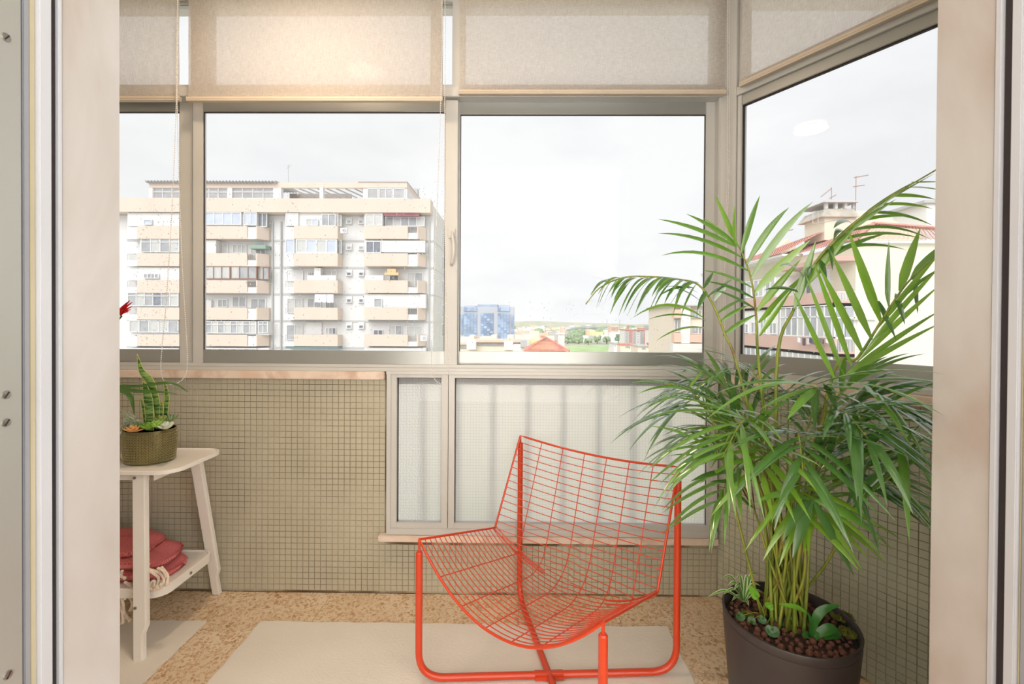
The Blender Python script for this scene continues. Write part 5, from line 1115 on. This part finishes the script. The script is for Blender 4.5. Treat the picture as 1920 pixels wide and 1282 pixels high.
x0, x1 = at(680,350,TY-.3).x, at(763,350,TY-.3).x; z0, z1 = at(720,373,TY-.3).z, at(720,341.5,TY-.3).z; zf_ = at(720,352,TY-.3).z
mb = MB(); mb.box(x0, x1, TY-.2, TY+8, z0, zf_); mb.build('penthouse_wall', BW, apt); mb = MB(); mb.box(x0-.4, x1, TY-.3, TY+8, zf_, z1); mb.build('penthouse_fascia', BC, apt); mb = MB(); mb.box(x0-.5, x1+.05, TY-.4, TY+8, z1, z1+.08); mb.build('penthouse_roof', BG, apt)
bwindow(689, 353, 709, 372, 1, TY-.3, GG); bwindow(710.5, 353, 736, 372, 2, TY-.3, GG); bwindow(737.5, 353, 759, 372, 1, TY-.3, GG)
part('chimney', BG, [(775, 353, 783, 366, TY+9, TY+9.8)])
p = at(540.5, 342, TY+1); mb = MB(); mb.tube([p, p+Vector((0,0,2.0))], .03, 5); mb.tube([p+Vector((-.25,0,1.5)), p+Vector((.35,0,1.95))], .02, 4); mb.tube([p+Vector((-.2,0,1.9)), p+Vector((.3,0,1.6))], .015, 4); mb.build('antenna', BG, apt)
for k, (u0, u1, v1, lab) in enumerate(((590, 612, 567, 'white sheet drying below a balcony of the apartment block, the larger of two'), (613, 625, 568, 'lilac white sheet drying beside the larger sheet on the apartment block'))):
    x0, x1, z0, z1 = prect(u0, 551.5, u1, v1, BY-.15); mb = MB(); mb.strip([[Vector((x0+(x1-x0)*i/12, BY-.15+.05*math.sin(i*1.2), z1+(z0-z1)*j/5*(1-.12*(i%5==2)))) for i in range(13)] for j in range(6)]); mb.strip([[Vector((x0+(x1-x0)*i/12, BY-.13+.05*math.sin(i*1.2), z1+(z0-z1)*j/5*(1-.12*(i%5==2)))) for i in range(13)] for j in range(6)])
    tag(mb.build('bed_sheet', mat('washed_sheet', (228, 226, 236), .9), smooth=True, origin=((x0+x1)/2, BY-.15, z1)), lab, 'laundry')
# ================================================================== town beyond, its haze put into pale colours
g = MB(); rows = []; rg = random.Random(5)
for j in range(60):
    y = 14+ (j/59)**2.2*3400; row = []
    for i in range(61):
        x = (i-30)/30*(60+y*1.05); z = GZ
        if y > 1500: z += (y-1500)/1900*(22+9*math.sin(x*.0021+1.2)+6*math.sin(x*.0057+y*.002)+3*math.sin(x*.013))
        row.append(Vector((x, y, z)))
    rows.append(row)
g.strip(rows); M_GRD = ramp_mat('town_ground', [(.32, (146, 162, 128)), (.45, (170, 176, 150)), (.55, (200, 192, 178)), (.68, (156, 168, 136))], .95, scale=.012, detail=10)
struct(g.build('ground', M_GRD, smooth=True), 'pale green and grey town land rolling to the hills on the horizon', 'ground')
def gy(v): return (CAMH-GZ)*F/(v-605)
def town(name, label, u0, v0, u1, v1, y, depth, m, cat='building', group=None, zb=None):
    x0, x1, z0, z1 = frect(u0, v0, u1, v1, y); zb = GZ if zb is None else zb
    r = root(name, ((x0+x1)/2, y+depth/2, zb), label, cat, group); mb = MB(); mb.box(x0, x1, y, y+depth, zb, z1); mb.build('wall', m, r); return r
def tpart(r, name, m, rects):
    mb = MB()
    for u0, v0, u1, v1, y0, y1 in rects: fbox(mb, u0, v0, u1, v1, y0, y1)
    return mb.build(name, m, r)
T_GREY, T_BLUE, T_DBL = mat('tower_grey_stone', (186, 189, 197), .7, .04, .05), mat('tower_blue_glass', (160, 180, 208), .2, .25, .12), mat('tower_dark_glass', (136, 156, 188), .15, .3, .1)
TWY = 300
tw = town('office_tower', 'blue glass office tower with grey stone frame standing above pale roofs', 861, 575, 964.5, 640, TWY, 30, T_GREY)
for u0, u1, v0, v1, m, nc, nr in ((870, 894, 575.5, 583.5, T_BLUE, 4, 1), (933, 955.5, 575.5, 583.5, T_BLUE, 4, 1), (870, 894, 587, 635, T_BLUE, 4, 9), (901, 925, 587, 630, T_DBL, 4, 9), (933, 955.5, 587, 635, T_BLUE, 4, 9), (864, 868, 590, 626, T_DBL, 1, 5), (958, 962.5, 590, 628, T_DBL, 1, 6)):
    o = tpart(tw, 'glass_panel', m, [(u0, v0, u1, v1, TWY-.5, TWY)])
    for i in range(nc):
        for j in range(nr):
            a, b = u0+(u1-u0)*i/nc, u0+(u1-u0)*(i+1)/nc; c, d = v0+(v1-v0)*j/nr, v0+(v1-v0)*(j+1)/nr
            x0, x1, z0, z1 = frect(a+.25, c+.2, b-.25, d-.2, TWY-.5); MB().box(x0, x1, TWY-.75, TWY-.5, z0, z1).build('pane', m if (i*3+j*5) % 4 else (T_DBL if m is T_BLUE else T_BLUE), o)
tpart(tw, 'roof_block', T_GREY, [(870, 572.5, 891, 575.5, TWY+4, TWY+20), (895, 570.5, 933, 575.5, TWY+2, TWY+20), (934, 571.5, 955, 575.5, TWY+4, TWY+20)]); tpart(tw, 'roof_glazing', T_BLUE, [(896, 571, 932, 575, TWY+1, TWY+2)])
P_CR, P_PK, P_WH, P_OR = mat('hazy_cream_render', (238, 224, 206), .85, .04, .1), mat('hazy_pink_render', (232, 196, 178), .85, .05, .1), mat('pale_white_render', (234, 232, 228), .85, .03, .1), mat('brick_red_render', (206, 140, 124), .85, .06, .1)
LW = 125
h1 = town('low_house', 'long low cream building with dark window strips below the office tower', 858, 640, 982, 662, LW, 18, P_CR)
tpart(h1, 'parapet', P_PK, [(858, 642, 880, 646, LW-.8, LW), (890, 637, 980, 641.5, LW-1.2, LW+8)]); tpart(h1, 'window_strip', GG, [(858, 648.5, 875, 653, LW-.3, LW), (893, 643.5, 945, 648, LW-.3, LW), (961, 642, 978, 646, LW-.3, LW)])
tpart(h1, 'stair_tower', P_WH, [(875, 641, 892, 655, LW-3, LW), (945, 641, 962, 656, LW-3, LW)])
h2 = town('low_house', 'stepped pale rooftop houses directly at the foot of the office tower', 858, 633, 890, 646, LW+30, 14, P_CR); tpart(h2, 'roof_block', P_CR, [(880, 629, 889, 640, LW+29, LW+40), (900, 631, 921, 640, LW+29, LW+38), (921, 628, 931, 640, LW+29, LW+38), (951, 628, 963, 641, LW+29, LW+38)])
h3 = town('low_house', 'small grey roofed annex left of the red pyramid roof', 962, 648, 984, 662, 105, 8, P_WH); tpart(h3, 'roof', BG, [(976, 638.5, 988, 650, 104, 108)])
# house with the red pyramid roof
RY_ = 80; ro = root('tiled_house', tuple(at(1025, 660, RY_+5)), 'house with an orange red pyramid tile roof and white chimney above the sill', 'building')
ap = at(1023, 633, RY_+5); e0, e1 = at(984, 659, RY_), at(1068, 659, RY_); e2, e3 = e1+Vector((0,10,0)), e0+Vector((0,10,0))
M_RT = mat('terracotta_tiles', (214, 142, 122), .8, .14, 1.2)
def tiled(r, a, b, apex_a, apex_b, nr, nc, m, name='roof'):      # stepped tile courses with ribs between eave a-b and ridge
    mb = MB(); n = (b-a).cross(apex_a-a).normalized()
    if n.z < 0: n = -n
    step = (apex_a-a).length/nr*.10
    for j in range(nr):
        t0, t1 = j/nr, (j+1)/nr; row0, row1 = [], []
        for i in range(nc*2+1):
            f = i/(nc*2); hgt = (step*1.4 if i % 2 else 0)
            row0.append(a.lerp(b, f).lerp(apex_a.lerp(apex_b, f), t0)+n*(step+hgt)); row1.append(a.lerp(b, f).lerp(apex_a.lerp(apex_b, f), t1)+n*hgt)
        mb.strip([row0, row1])
    return mb.build(name, m, r)
for a, b in ((e0, e1), (e1, e2), (e3, e0)): tiled(ro, a, b, ap, ap+Vector((.01,0,0)), 10, 26, M_RT)
mb = MB(); mb.box(e0.x+.5, e1.x-.5, RY_+.6, RY_+9.4, GZ, e0.z); mb.build('wall', P_CR, ro)
for a in (e0, e1): mb = MB(); mb.tube([a+Vector((0,0,.1)), ap+Vector((0,0,.15))], .16, 6); mb.build('ridge', M_RT, ro)
tpart(ro, 'chimney', P_WH, [(1046, 626, 1058.5, 655, RY_+4, RY_+5.4), (1043, 624.5, 1060, 626.5, RY_+3.8, RY_+5.6)])
# stadium roof
sy = 900; sr_ = root('stadium', tuple(at(1095, 620, sy)), 'low stadium with a curved grey roof arch far in the town', 'building'); mb = MB(); rows = [[], [], [], []]
for i in range(25):
    f = i/24; u = 1056+94*f; v = 620-8.5*math.sin(PI*(f*.9+.05)); p = at(u, v, sy); q = at(u, 621, sy)
    for k, pp_ in enumerate((p, p+Vector((0,0,-2.6)), p+Vector((0,40,-2.6)), p+Vector((0,40,0)))): rows[k].append(pp_)
mb.strip(rows+[rows[0]]); mb.build('roof_arch', mat('stadium_grey', (150, 166, 172), .7, .05, .05), sr_); tpart(sr_, 'stand', P_WH, [(1062, 615, 1148, 622, sy+8, sy+38)])
# brown and white blocks of flats
def flats(label, u0, u1, v0, v1, y, cols, group=None):
    r = town('block_of_flats', label, u0, v0, u1, v1, y, 14, P_WH); w = (u1-u0)/len(cols)
    for i, c in enumerate(cols):
        m = {'r': P_OR, 'g': BG, 'o': P_PK, 'w': P_WH}[c]
        if c != 'w': tpart(r, 'balcony_stack', m, [(u0+w*i, v0+(0 if c == 'r' else 1), u0+w*(i+1), v1, y-.8, y)])
        nf = 8
        mb = MB()
        for k in range(nf):
            v = v0+1.5+(v1-v0-3)*k/nf; fbox(mb, u0+w*(i+.25), v+.3, u0+w*(i+.75), v+1.6, y-1.0, y-.75) if c != 'w' else fbox(mb, u0+w*(i+.3), v+.4, u0+w*(i+.7), v+1.5, y-.2, y)
        mb.build('windows', GG, r)
    tpart(r, 'roof_edge', P_OR, [(u0, v0-1.2, u1, v0+.2, y-1, y+14)])
flats('brown red and white striped block of flats in the middle distance', 1172, 1221, 619, 646, 260, 'grgwgrg'); flats('white block of flats with orange balcony lines beside the striped flats', 1223, 1266, 618, 645, 240, 'wowgowgw')
tpart(town('office_slab', 'small grey slab tower on the skyline between the flats', 1217, 610.5, 1228, 622, 500, 20, T_GREY), 'glass_panel', T_BLUE, [(1218, 611.5, 1227, 620, 499, 500)])
tpart(town('office_slab', 'beige slab block on the skyline right of the stadium', 1145, 611.5, 1160, 625, 600, 20, P_PK), 'window_strip', GG, [(1146, 613, 1159, 614.5, 599, 600), (1146, 616.5, 1159, 618, 599, 600)])
# near block on the right behind the palm tip
NY = 62; nb_ = town('block_of_flats', 'nearer cream and white block of flats seen between palm tip and window frame', 1264, 573, 1323, 660, NY, 12, P_CR)
tpart(nb_, 'white_panel', P_WH, [(1277, 573, 1294.5, 643, NY-.7, NY), (1262, 644, 1323, 660, NY-1.2, NY)]); tpart(nb_, 'balcony', P_PK, [(1264, 580, 1277, 596, NY-1, NY), (1264, 624, 1277, 642, NY-1, NY), (1295, 627, 1322, 642, NY-1, NY)])
for u0, v0, u1, v1, n in ((1265, 560+40, 1276, 622, 2), (1297, 612, 1316, 626, 3), (1297, 582, 1316, 596, 3)): bwindow(u0, v0, u1, v1, n, NY-.3, GG, par=nb_, fw=.8)
tpart(nb_, 'roof_edge', BG, [(1263, 571.5, 1323, 573.5, NY-1, NY+12)])
for k, (lab, u0, v0, u1, v1, y, m) in enumerate((('small pale cottage with red roof right of the green field', 1163, 646, 1196, 657, 150, P_CR), ('white chimney like house at the right edge of the green field', 1151, 644, 1157, 658, 140, P_WH), ('cream low house below the white flats', 1196, 649, 1222, 659, 130, P_CR), ('red roofed house low beside the near block of flats', 1224, 645, 1240, 652, 180, P_OR), ('white house half hidden by the lower window rail', 1243, 652, 1262, 661, 120, P_WH))):
    r = town('low_house', lab, u0, v0, u1, v1, y, 8, m); tpart(r, 'roof', M_RT if k in (0, 3) else BG, [(u0-.6, v0-1, u1+.6, v0+.6, y-.4, y+8.4)]); tpart(r, 'window', GG, [(u0+(u1-u0)*.3, v0+3, u0+(u1-u0)*.55, v0+6, y-.1, y)])
# field and trees
fm = MB(); q = [on_floor(u, v, GZ+.3) for u, v in ((1062, 661), (1168, 661), (1150, 648.5), (1066, 648.5))]; fm.add(q, [(0,1,2,3)]); struct(fm.build('grass_field', mat('fresh_grass', (166, 192, 132), .95, .2, .08)), 'bright green grass field in the town below', 'field')
M_TREE = mat('tree_crown_green', (140, 162, 124), .9, .3, .4, bump=.6, bscale=.8); M_TREED = mat('dark_tree_crown', (116, 140, 110), .9, .3, .4, bump=.6, bscale=.8)
rt_ = random.Random(8)
for k, (u, v, w, h, lab) in enumerate(((1064, 637, 15, 14, 'broad tree right beside the white chimney of the tiled house'), (1085, 638, 15, 12, 'tree in the row left of the green field, second from the chimney'), (1103, 640, 13, 11, 'tree in the row above the green field, third from the chimney'), (1120, 636, 12, 14, 'taller tree behind the green field'), (1137, 637, 13, 13, 'tree above the right end of the green field'), (1160, 635, 12, 18, 'dark tree at the left foot of the striped flats'), (1218, 650, 14, 12, 'round tree below the gap between the two flats'), (1254, 649, 16, 11, 'dark round tree left of the near block of flats'), (1236, 655, 12, 8, 'low bush like tree below the white flats'), (1146, 645, 12, 8, 'small tree at the right edge of the green field'))):
    y = gy(max(642.5, v+h/2)); c = at(u, v, y); R1, H1 = w*.62*y/F, h*.6*y/F; t = root('tree', (c.x, c.y, GZ), lab, 'tree'); mb = MB()
    for _ in range(26):
        a, e = rt_.uniform(0, 2*PI), rt_.uniform(-.6, 1); p = c+Vector((R1*.62*math.cos(a), R1*.62*math.sin(a), H1*.62*e)); mb.ball(p, R1*rt_.uniform(.28, .45), 7, 5, (1, 1, .85))
    mb.build('crown', M_TREED if k in (5, 7) else M_TREE, t, smooth=True); mb = MB(); mb.tube([(c.x, c.y, GZ), (c.x, c.y, c.z)], R1*.08+.1, 6); mb.build('trunk', mat('tree_bark', (110, 94, 80), .9), t)
# uncountable far houses
cols = [P_CR, P_WH, P_PK, P_OR, mat('hazy_yellow_render', (238, 222, 170), .85, .05, .05), M_TREE, BG]; mb = MB(); mi = []
rc = random.Random(17)
for _ in range(900):
    y = 330*(5.6**rc.random()); u = rc.uniform(700, 1750); v = 605+(CAMH-GZ)*F/y; p = at(u, v, y); w, d, h = rc.uniform(6, 22), rc.uniform(8, 16), rc.choice((6, 7, 9, 12, 15))*rc.uniform(.8, 1.1)
    if 1040 < u < 1270 and 240 < y < 520 or 1030 < u < 1175 and 830 < y < 1000 or 1170 < u < 1300 and y < 520: continue
    zg = GZ+(max(0, y-1500)/1900*22); n0 = len(mb.f); k = rc.choice((0,0,1,1,1,2,2,3,4,4,5,5,6))
    if k == 5: mb.ball((p.x, y, zg+h*.4), h*.7, 7, 5)
    else: mb.box(p.x-w/2, p.x+w/2, y, y+d, zg-2, zg+h)
    mi += [k]*(len(mb.f)-n0)
o = mb.build('distant_houses', cols[0]); [o.data.materials.append(m) for m in cols[1:]]; o.data.polygons.foreach_set('material_index', mi); tag(o, 'crowd of tiny pale houses and trees covering the far town up to the horizon', 'townscape', kind='stuff')
mb = MB()
for u in (1137, 1161): p = at(u, 611, 1000); mb.tube([p, p+Vector((1.5, 0, 14))], .7, 4)
tag(mb.build('floodlight_masts', BG, origin=at(1149, 611, 1000)), 'two thin floodlight masts on the far skyline right of the stadium', 'mast', kind='stuff')

# ================================================================== neighbouring house seen through the angled window
HY = 27.0; XW_ = at(1604, 560, HY).x; XB_ = at(1565, 560, HY).x
H_CR, H_PK = mat('aged_cream_plaster', (232, 226, 204), .85, .05, .4, stretch=(1, 1, .3)), mat('salmon_band', (208, 174, 160), .85, .05, .6)
H_RT = mat('clay_roof_tiles', (206, 150, 136), .8, .2, 2.5)
nh = root('neighbour_house', (XW_+6, HY+7, GZ), 'cream plastered house with salmon balcony bands and clay tile roofs seen through the angled window', 'building')
zE = at(1650, 452, HY).z
mb = MB(); mb.box(XW_, XW_+16, HY, HY+22, GZ, zE-.12); mb.build('wall', H_CR, nh)
def sy_(u): return on_x(u, 560, XB_).y
zb1a, zb1b = at(1565, 573.6, HY).z, at(1565, 546, HY).z; zb2a, zb2b = at(1562, 669, HY).z, at(1562, 634, HY).z; yEnd = 46.0
for za, zb3 in ((zb1a, zb1b), (zb2a, zb2b)):
    mb = MB(); mb.box(XB_, XB_+.15, HY, yEnd, za, zb3).box(XB_, XW_, HY, yEnd, za, za+.18).box(XB_, XW_, HY, HY+.15, za, za+.30); mb.build('balcony_band', H_PK, nh)
def railing(za, zb3):
    mb = MB(); mb.box(XB_+.15, XW_, HY+.02, HY+.07, zb3-.06, zb3)
    for k in range(12): x = XB_+.2+(XW_-XB_-.25)*k/11; mb.box(x-.015, x+.015, HY+.03, HY+.06, za+.3, zb3)
    mb.build('railing', BFW, nh)
railing(zb1a, zb1b); railing(zb2a, zb2b)
def swin(u0, u1, z0, z1, n, top=0, gm=GG, x=None, f=.07):
    x = XB_-.01 if x is None else x; y0, y1 = on_x(u1, 560, x).y, on_x(u0, 560, x).y; mb = MB(); w = (y1-y0-f)/n; zt = z1-(z1-z0)*top
    mb.box(x, x+.1, y0, y1, z0, z0+f).box(x, x+.1, y0, y1, z1-f, z1)
    for i in range(n+1): mb.box(x, x+.1, y0+w*i, y0+w*i+f, z0+f, z1-f)
    if top: mb.box(x, x+.1, y0+f, y1-f, zt-f/2, zt+f/2)
    o = mb.build('window', BFW, nh)
    for i in range(n):
        for a, b in (((z0+f, zt-f/2), (zt+f/2, z1-f)) if top else ((z0+f, z1-f),)): MB().box(x+.04, x+.07, y0+w*i+f, y0+w*(i+1), a, b).build('pane', gm[i % len(gm)] if isinstance(gm, list) else gm, o)
    return o
swin(1462, 1560, zb2b, zb1a+.1, 8, .36, [GG, GC, GG])
mb = MB(); f_ = .07; x0, x1 = XB_+.02, XW_; w = (x1-x0)/2; zs_ = zb2b+(zb1a-zb2b)*.62
mb.box(x0, x1, HY+.02, HY+.1, zb2b, zb2b+f_).box(x0, x1, HY+.02, HY+.1, zb1a-f_, zb1a).box(x0, x1, HY+.02, HY+.1, zs_, zs_+f_)
for k in range(3): mb.box(x0+w*k-(f_ if k else 0), x0+w*k+(0 if k else f_), HY+.02, HY+.1, zb2b, zb1a)
o = mb.build('window', BFW, nh)
for k in range(2): 
    for a, b in ((zb2b+f_, zs_), (zs_+f_, zb1a-f_)): MB().box(x0+w*k+f_, x0+w*(k+1)-f_, HY+.05, HY+.08, a, b).build('pane', GG, o)
mb = MB(); mb.box(XB_+.1, XW_, on_x(1457, 560, XB_).y, yEnd, zb2b, zb1a); mb.build('white_shutter_wall', P_WH, nh)
zz = zb2b+.08; swin(1391, 1403, zz, zz+.75, 2, 0, GG); swin(1408, 1420, zz, zz+.9, 2, 0, GG); swin(1425, 1437, zz, zz+1.3, 2, 0, GG); swin(1442, 1456, zz, zz+.85, 2, 0, GG)
zc2 = at(1600, 480, HY).z; zc1 = at(1600, 489, HY).z
mb = MB(); mb.box(XB_-.1, XW_, HY-.1, HY+5.5, zc1, zc2); mb.build('canopy_slab', H_PK, nh)
mb = MB(); mb.box(XB_+.1, XW_, on_x(1470, 560, XB_).y, yEnd, zb1b, zc1-.35); mb.build('white_shutter_wall', P_WH, nh)
for u0, u1 in ((1391, 1408), (1412, 1430), (1434, 1452)): swin(u0, u1, zb1b+.15, zb1b+1.5, 2, 0, [GC, GG])
swin(1510, 1530, zb1b+.1, zb1b+1.35, 2, 0, GD, XW_-.1); 
y0, y1 = on_x(1581, 530, XW_-.08).y, on_x(1551, 530, XW_-.08).y; MB().box(XW_-.08, XW_, y0+1.2, y1+1.6, zb1b, zb1b+1.6).build('roller_shutter', BFW, nh)
swin(1391, 1456, zb2a-1.1, zb2a+.1, 7, 0, GG, XB_+.0); swin(1466, 1560, zb2a-1.1, zb2a+.1, 8, 0, GC, XB_+.0)
fbx = MB(); fbox(fbx, 1607, 600, 1641, 655, HY-.06, HY); fbx.build('roller_shutter', P_WH, nh); fbx = MB(); fbox(fbx, 1602, 596.5, 1645, 599.5, HY-.25, HY); fbx.build('shutter_lintel', H_CR, nh)
mb = MB(); mb.box(XW_-.25, XW_+16, HY-.25, HY+.1, zE-.14, zE).box(XB_-.2, XW_, HY+5, yEnd, zE-.14, zE); mb.build('eaves', P_WH, nh)
V = Vector; a, b = V((XW_-.3, HY-.3, zE)), V((XW_+16, HY-.3, zE)); zR = at(1638, 419, HY+4).z; r1, r2 = V((at(1638, 419, HY+4).x, HY+4, zR)), V((XW_+16, HY+4, zR-.9))
tiled(nh, a, b, r1, r2, 14, 60, H_RT); c_ = V((XB_-.3, yEnd, zE)); d_ = V((XB_-.3, HY+5, zE)); a2 = V((XW_-.3, HY-.3, zE))
tiled(nh, V((XW_-.3, HY+9, zE)), a2, r1+V((0, 5, 0)), r1, 14, 40, H_RT); tiled(nh, c_, d_, V((XW_+3.2, yEnd, zR-.3)), V((XW_+1.4, HY+5, zR-.35)), 14, 60, H_RT)
mb = MB(); mb.tube([a, r1], .14, 6); mb.tube([r1, r2], .14, 6); mb.build('ridge', H_RT, nh)
# gable and parapet behind
g0, g1, g2 = at(1428, 492, 38), at(1479, 447, 38), at(1494, 466, 38); mb = MB(); 
g3 = at(1520, 492, 38); mb.add([g0, g3, g2, g1]+[p+V((0, 1, 0)) for p in (g0, g3, g2, g1)], [(0,1,2,3),(7,6,5,4),(0,4,5,1),(1,5,6,2),(2,6,7,3),(3,7,4,0)]); mb.build('gable', H_CR, nh)
q = [at(1635, 395, HY+8), at(1700, 424, HY+8), at(1740, 424, HY+8), at(1740, 450, HY+8), at(1600, 450, HY+8), at(1600, 395, HY+8)]; mb = MB(); n = len(q); mb.add(q+[p+V((0,.4,0)) for p in q], [tuple(range(n)), tuple(range(n, 2*n))[::-1]]+[(i, (i+1)%n, n+(i+1)%n, n+i) for i in range(n)]); mb.build('parapet_wall', H_CR, nh)
mb = MB(); fbox(mb, 1737, 378, 1800, 455, HY+7, HY+10); mb.build('stair_tower', P_WH, nh); mb = MB(); fbox(mb, 1733, 375, 1802, 380, HY+6.8, HY+10.2); mb.build('tower_cap', BG, nh)
# ventilation chimney with louvred head
CY = HY+5; mb = MB(); fbox(mb, 1546, 404, 1612, 450, CY, CY+2.2); mb.build('chimney_shaft', H_CR, nh)
mb = MB(); x0, x1, z0, z1 = frect(1540, 390, 1610, 406, CY-.25); xa, xb, _, _ = frect(1547, 390, 1604, 406, CY-.05); mb.hexa([(x0,CY-.25,z0),(x1,CY-.25,z0),(x1,CY+2.45,z0),(x0,CY+2.45,z0)], [(xa,CY-.05,z1),(xb,CY-.05,z1),(xb,CY+2.2,z1),(xa,CY+2.2,z1)]); mb.build('chimney_skirt', mat('lichen_concrete', (190, 184, 170), .9, .15, 2), nh)
mb = MB(); [fbox(mb, u, 378, u+5, 391, y, y+.2) for u in (1548, 1566, 1584, 1600) for y in (CY-.05, CY+2)]; mb.build('louvre_post', BW, nh)
mb = MB(); x0, x1, z0, z1 = frect(1543, 372, 1610, 379, CY-.3); mb.hexa([(x0,CY-.35,z0),(x1,CY-.35,z0),(x1,CY+2.5,z0),(x0,CY+2.5,z0)], [(x0+.5,CY-.1,z1),(x1-.3,CY-.1,z1),(x1-.3,CY+2.2,z1),(x0+.5,CY+2.2,z1)]); mb.build('chimney_cap', BG, nh)
mb = MB(); p, q = at(1524, 397, CY), at(1545, 419, CY); 
for a, b in (((1524,397),(1524,419)),((1524,397),(1545,395)),((1524,419),(1545,419)),((1534,396),(1534,419)),((1526,420),(1612,405))): mb.tube([at(*a, CY), at(*b, CY)], .025, 4)
mb.build('ladder_platform', BG, nh)
for pts in ((((1559,378),(1559,351)),((1539,369),(1559,353)),((1555,372),(1568,365))), (((1604,395),(1605,330)),((1600,350),(1621,347)),((1601,333),(1628,328))), (((1459,458),(1459,436)),((1459,437),(1487,430)))):
    mb = MB(); [mb.tube([at(*a, CY-.1), at(*b, CY-.1)], .03, 4) for a, b in pts]; mb.build('antenna', mat('rusty_mast', (170, 140, 124), .7), nh)
# clothes on the line along the lower band
rl_ = random.Random(31)
for k, (u, w, h, col, lab) in enumerate(((1498, 7, 9, (226,224,224), 'white shirt, leftmost on the clothes line of the salmon balcony'), (1506, 5, 14, (92,74,76), 'dark brown trousers hanging long beside the leftmost white shirt'), (1514, 6, 11, (206,200,204), 'pale grey shirt between dark garments on the clothes line'), (1520, 5, 9, (84,78,88), 'short charcoal garment in the middle of the clothes line'), (1527, 6, 12, (100,96,108), 'dark grey shirt beside the rust coloured garment'), (1534, 6, 20, (166,110,84), 'rust brown garment hanging lowest on the clothes line'), (1541, 6, 9, (120,106,108), 'taupe garment right of the rust coloured one'), (1551, 9, 7, (228,226,228), 'white towel at the right end of the clothes line'))):
    x = XB_-.35; p = on_x(u, 638, x); y0 = p.y; ww = w*y0/F*1.6; hh = h*y0/F; zt2 = zb2b-.05; mb = MB(); rows = [[V((x+.04*math.sin(i*1.1+k), y0-ww/2+ww*i/6, zt2-hh*j/5-.03*math.sin(i))) for i in range(7)] for j in range(6)]; mb.strip(rows); mb.strip([[q+V((.03,0,0)) for q in r] for r in rows])
    tag(mb.build('hanging_garment', mat('laundry_cloth_%s' % 'abcdefgh'[k], col, .9), smooth=True, origin=(x, y0, zt2)), lab, 'laundry')
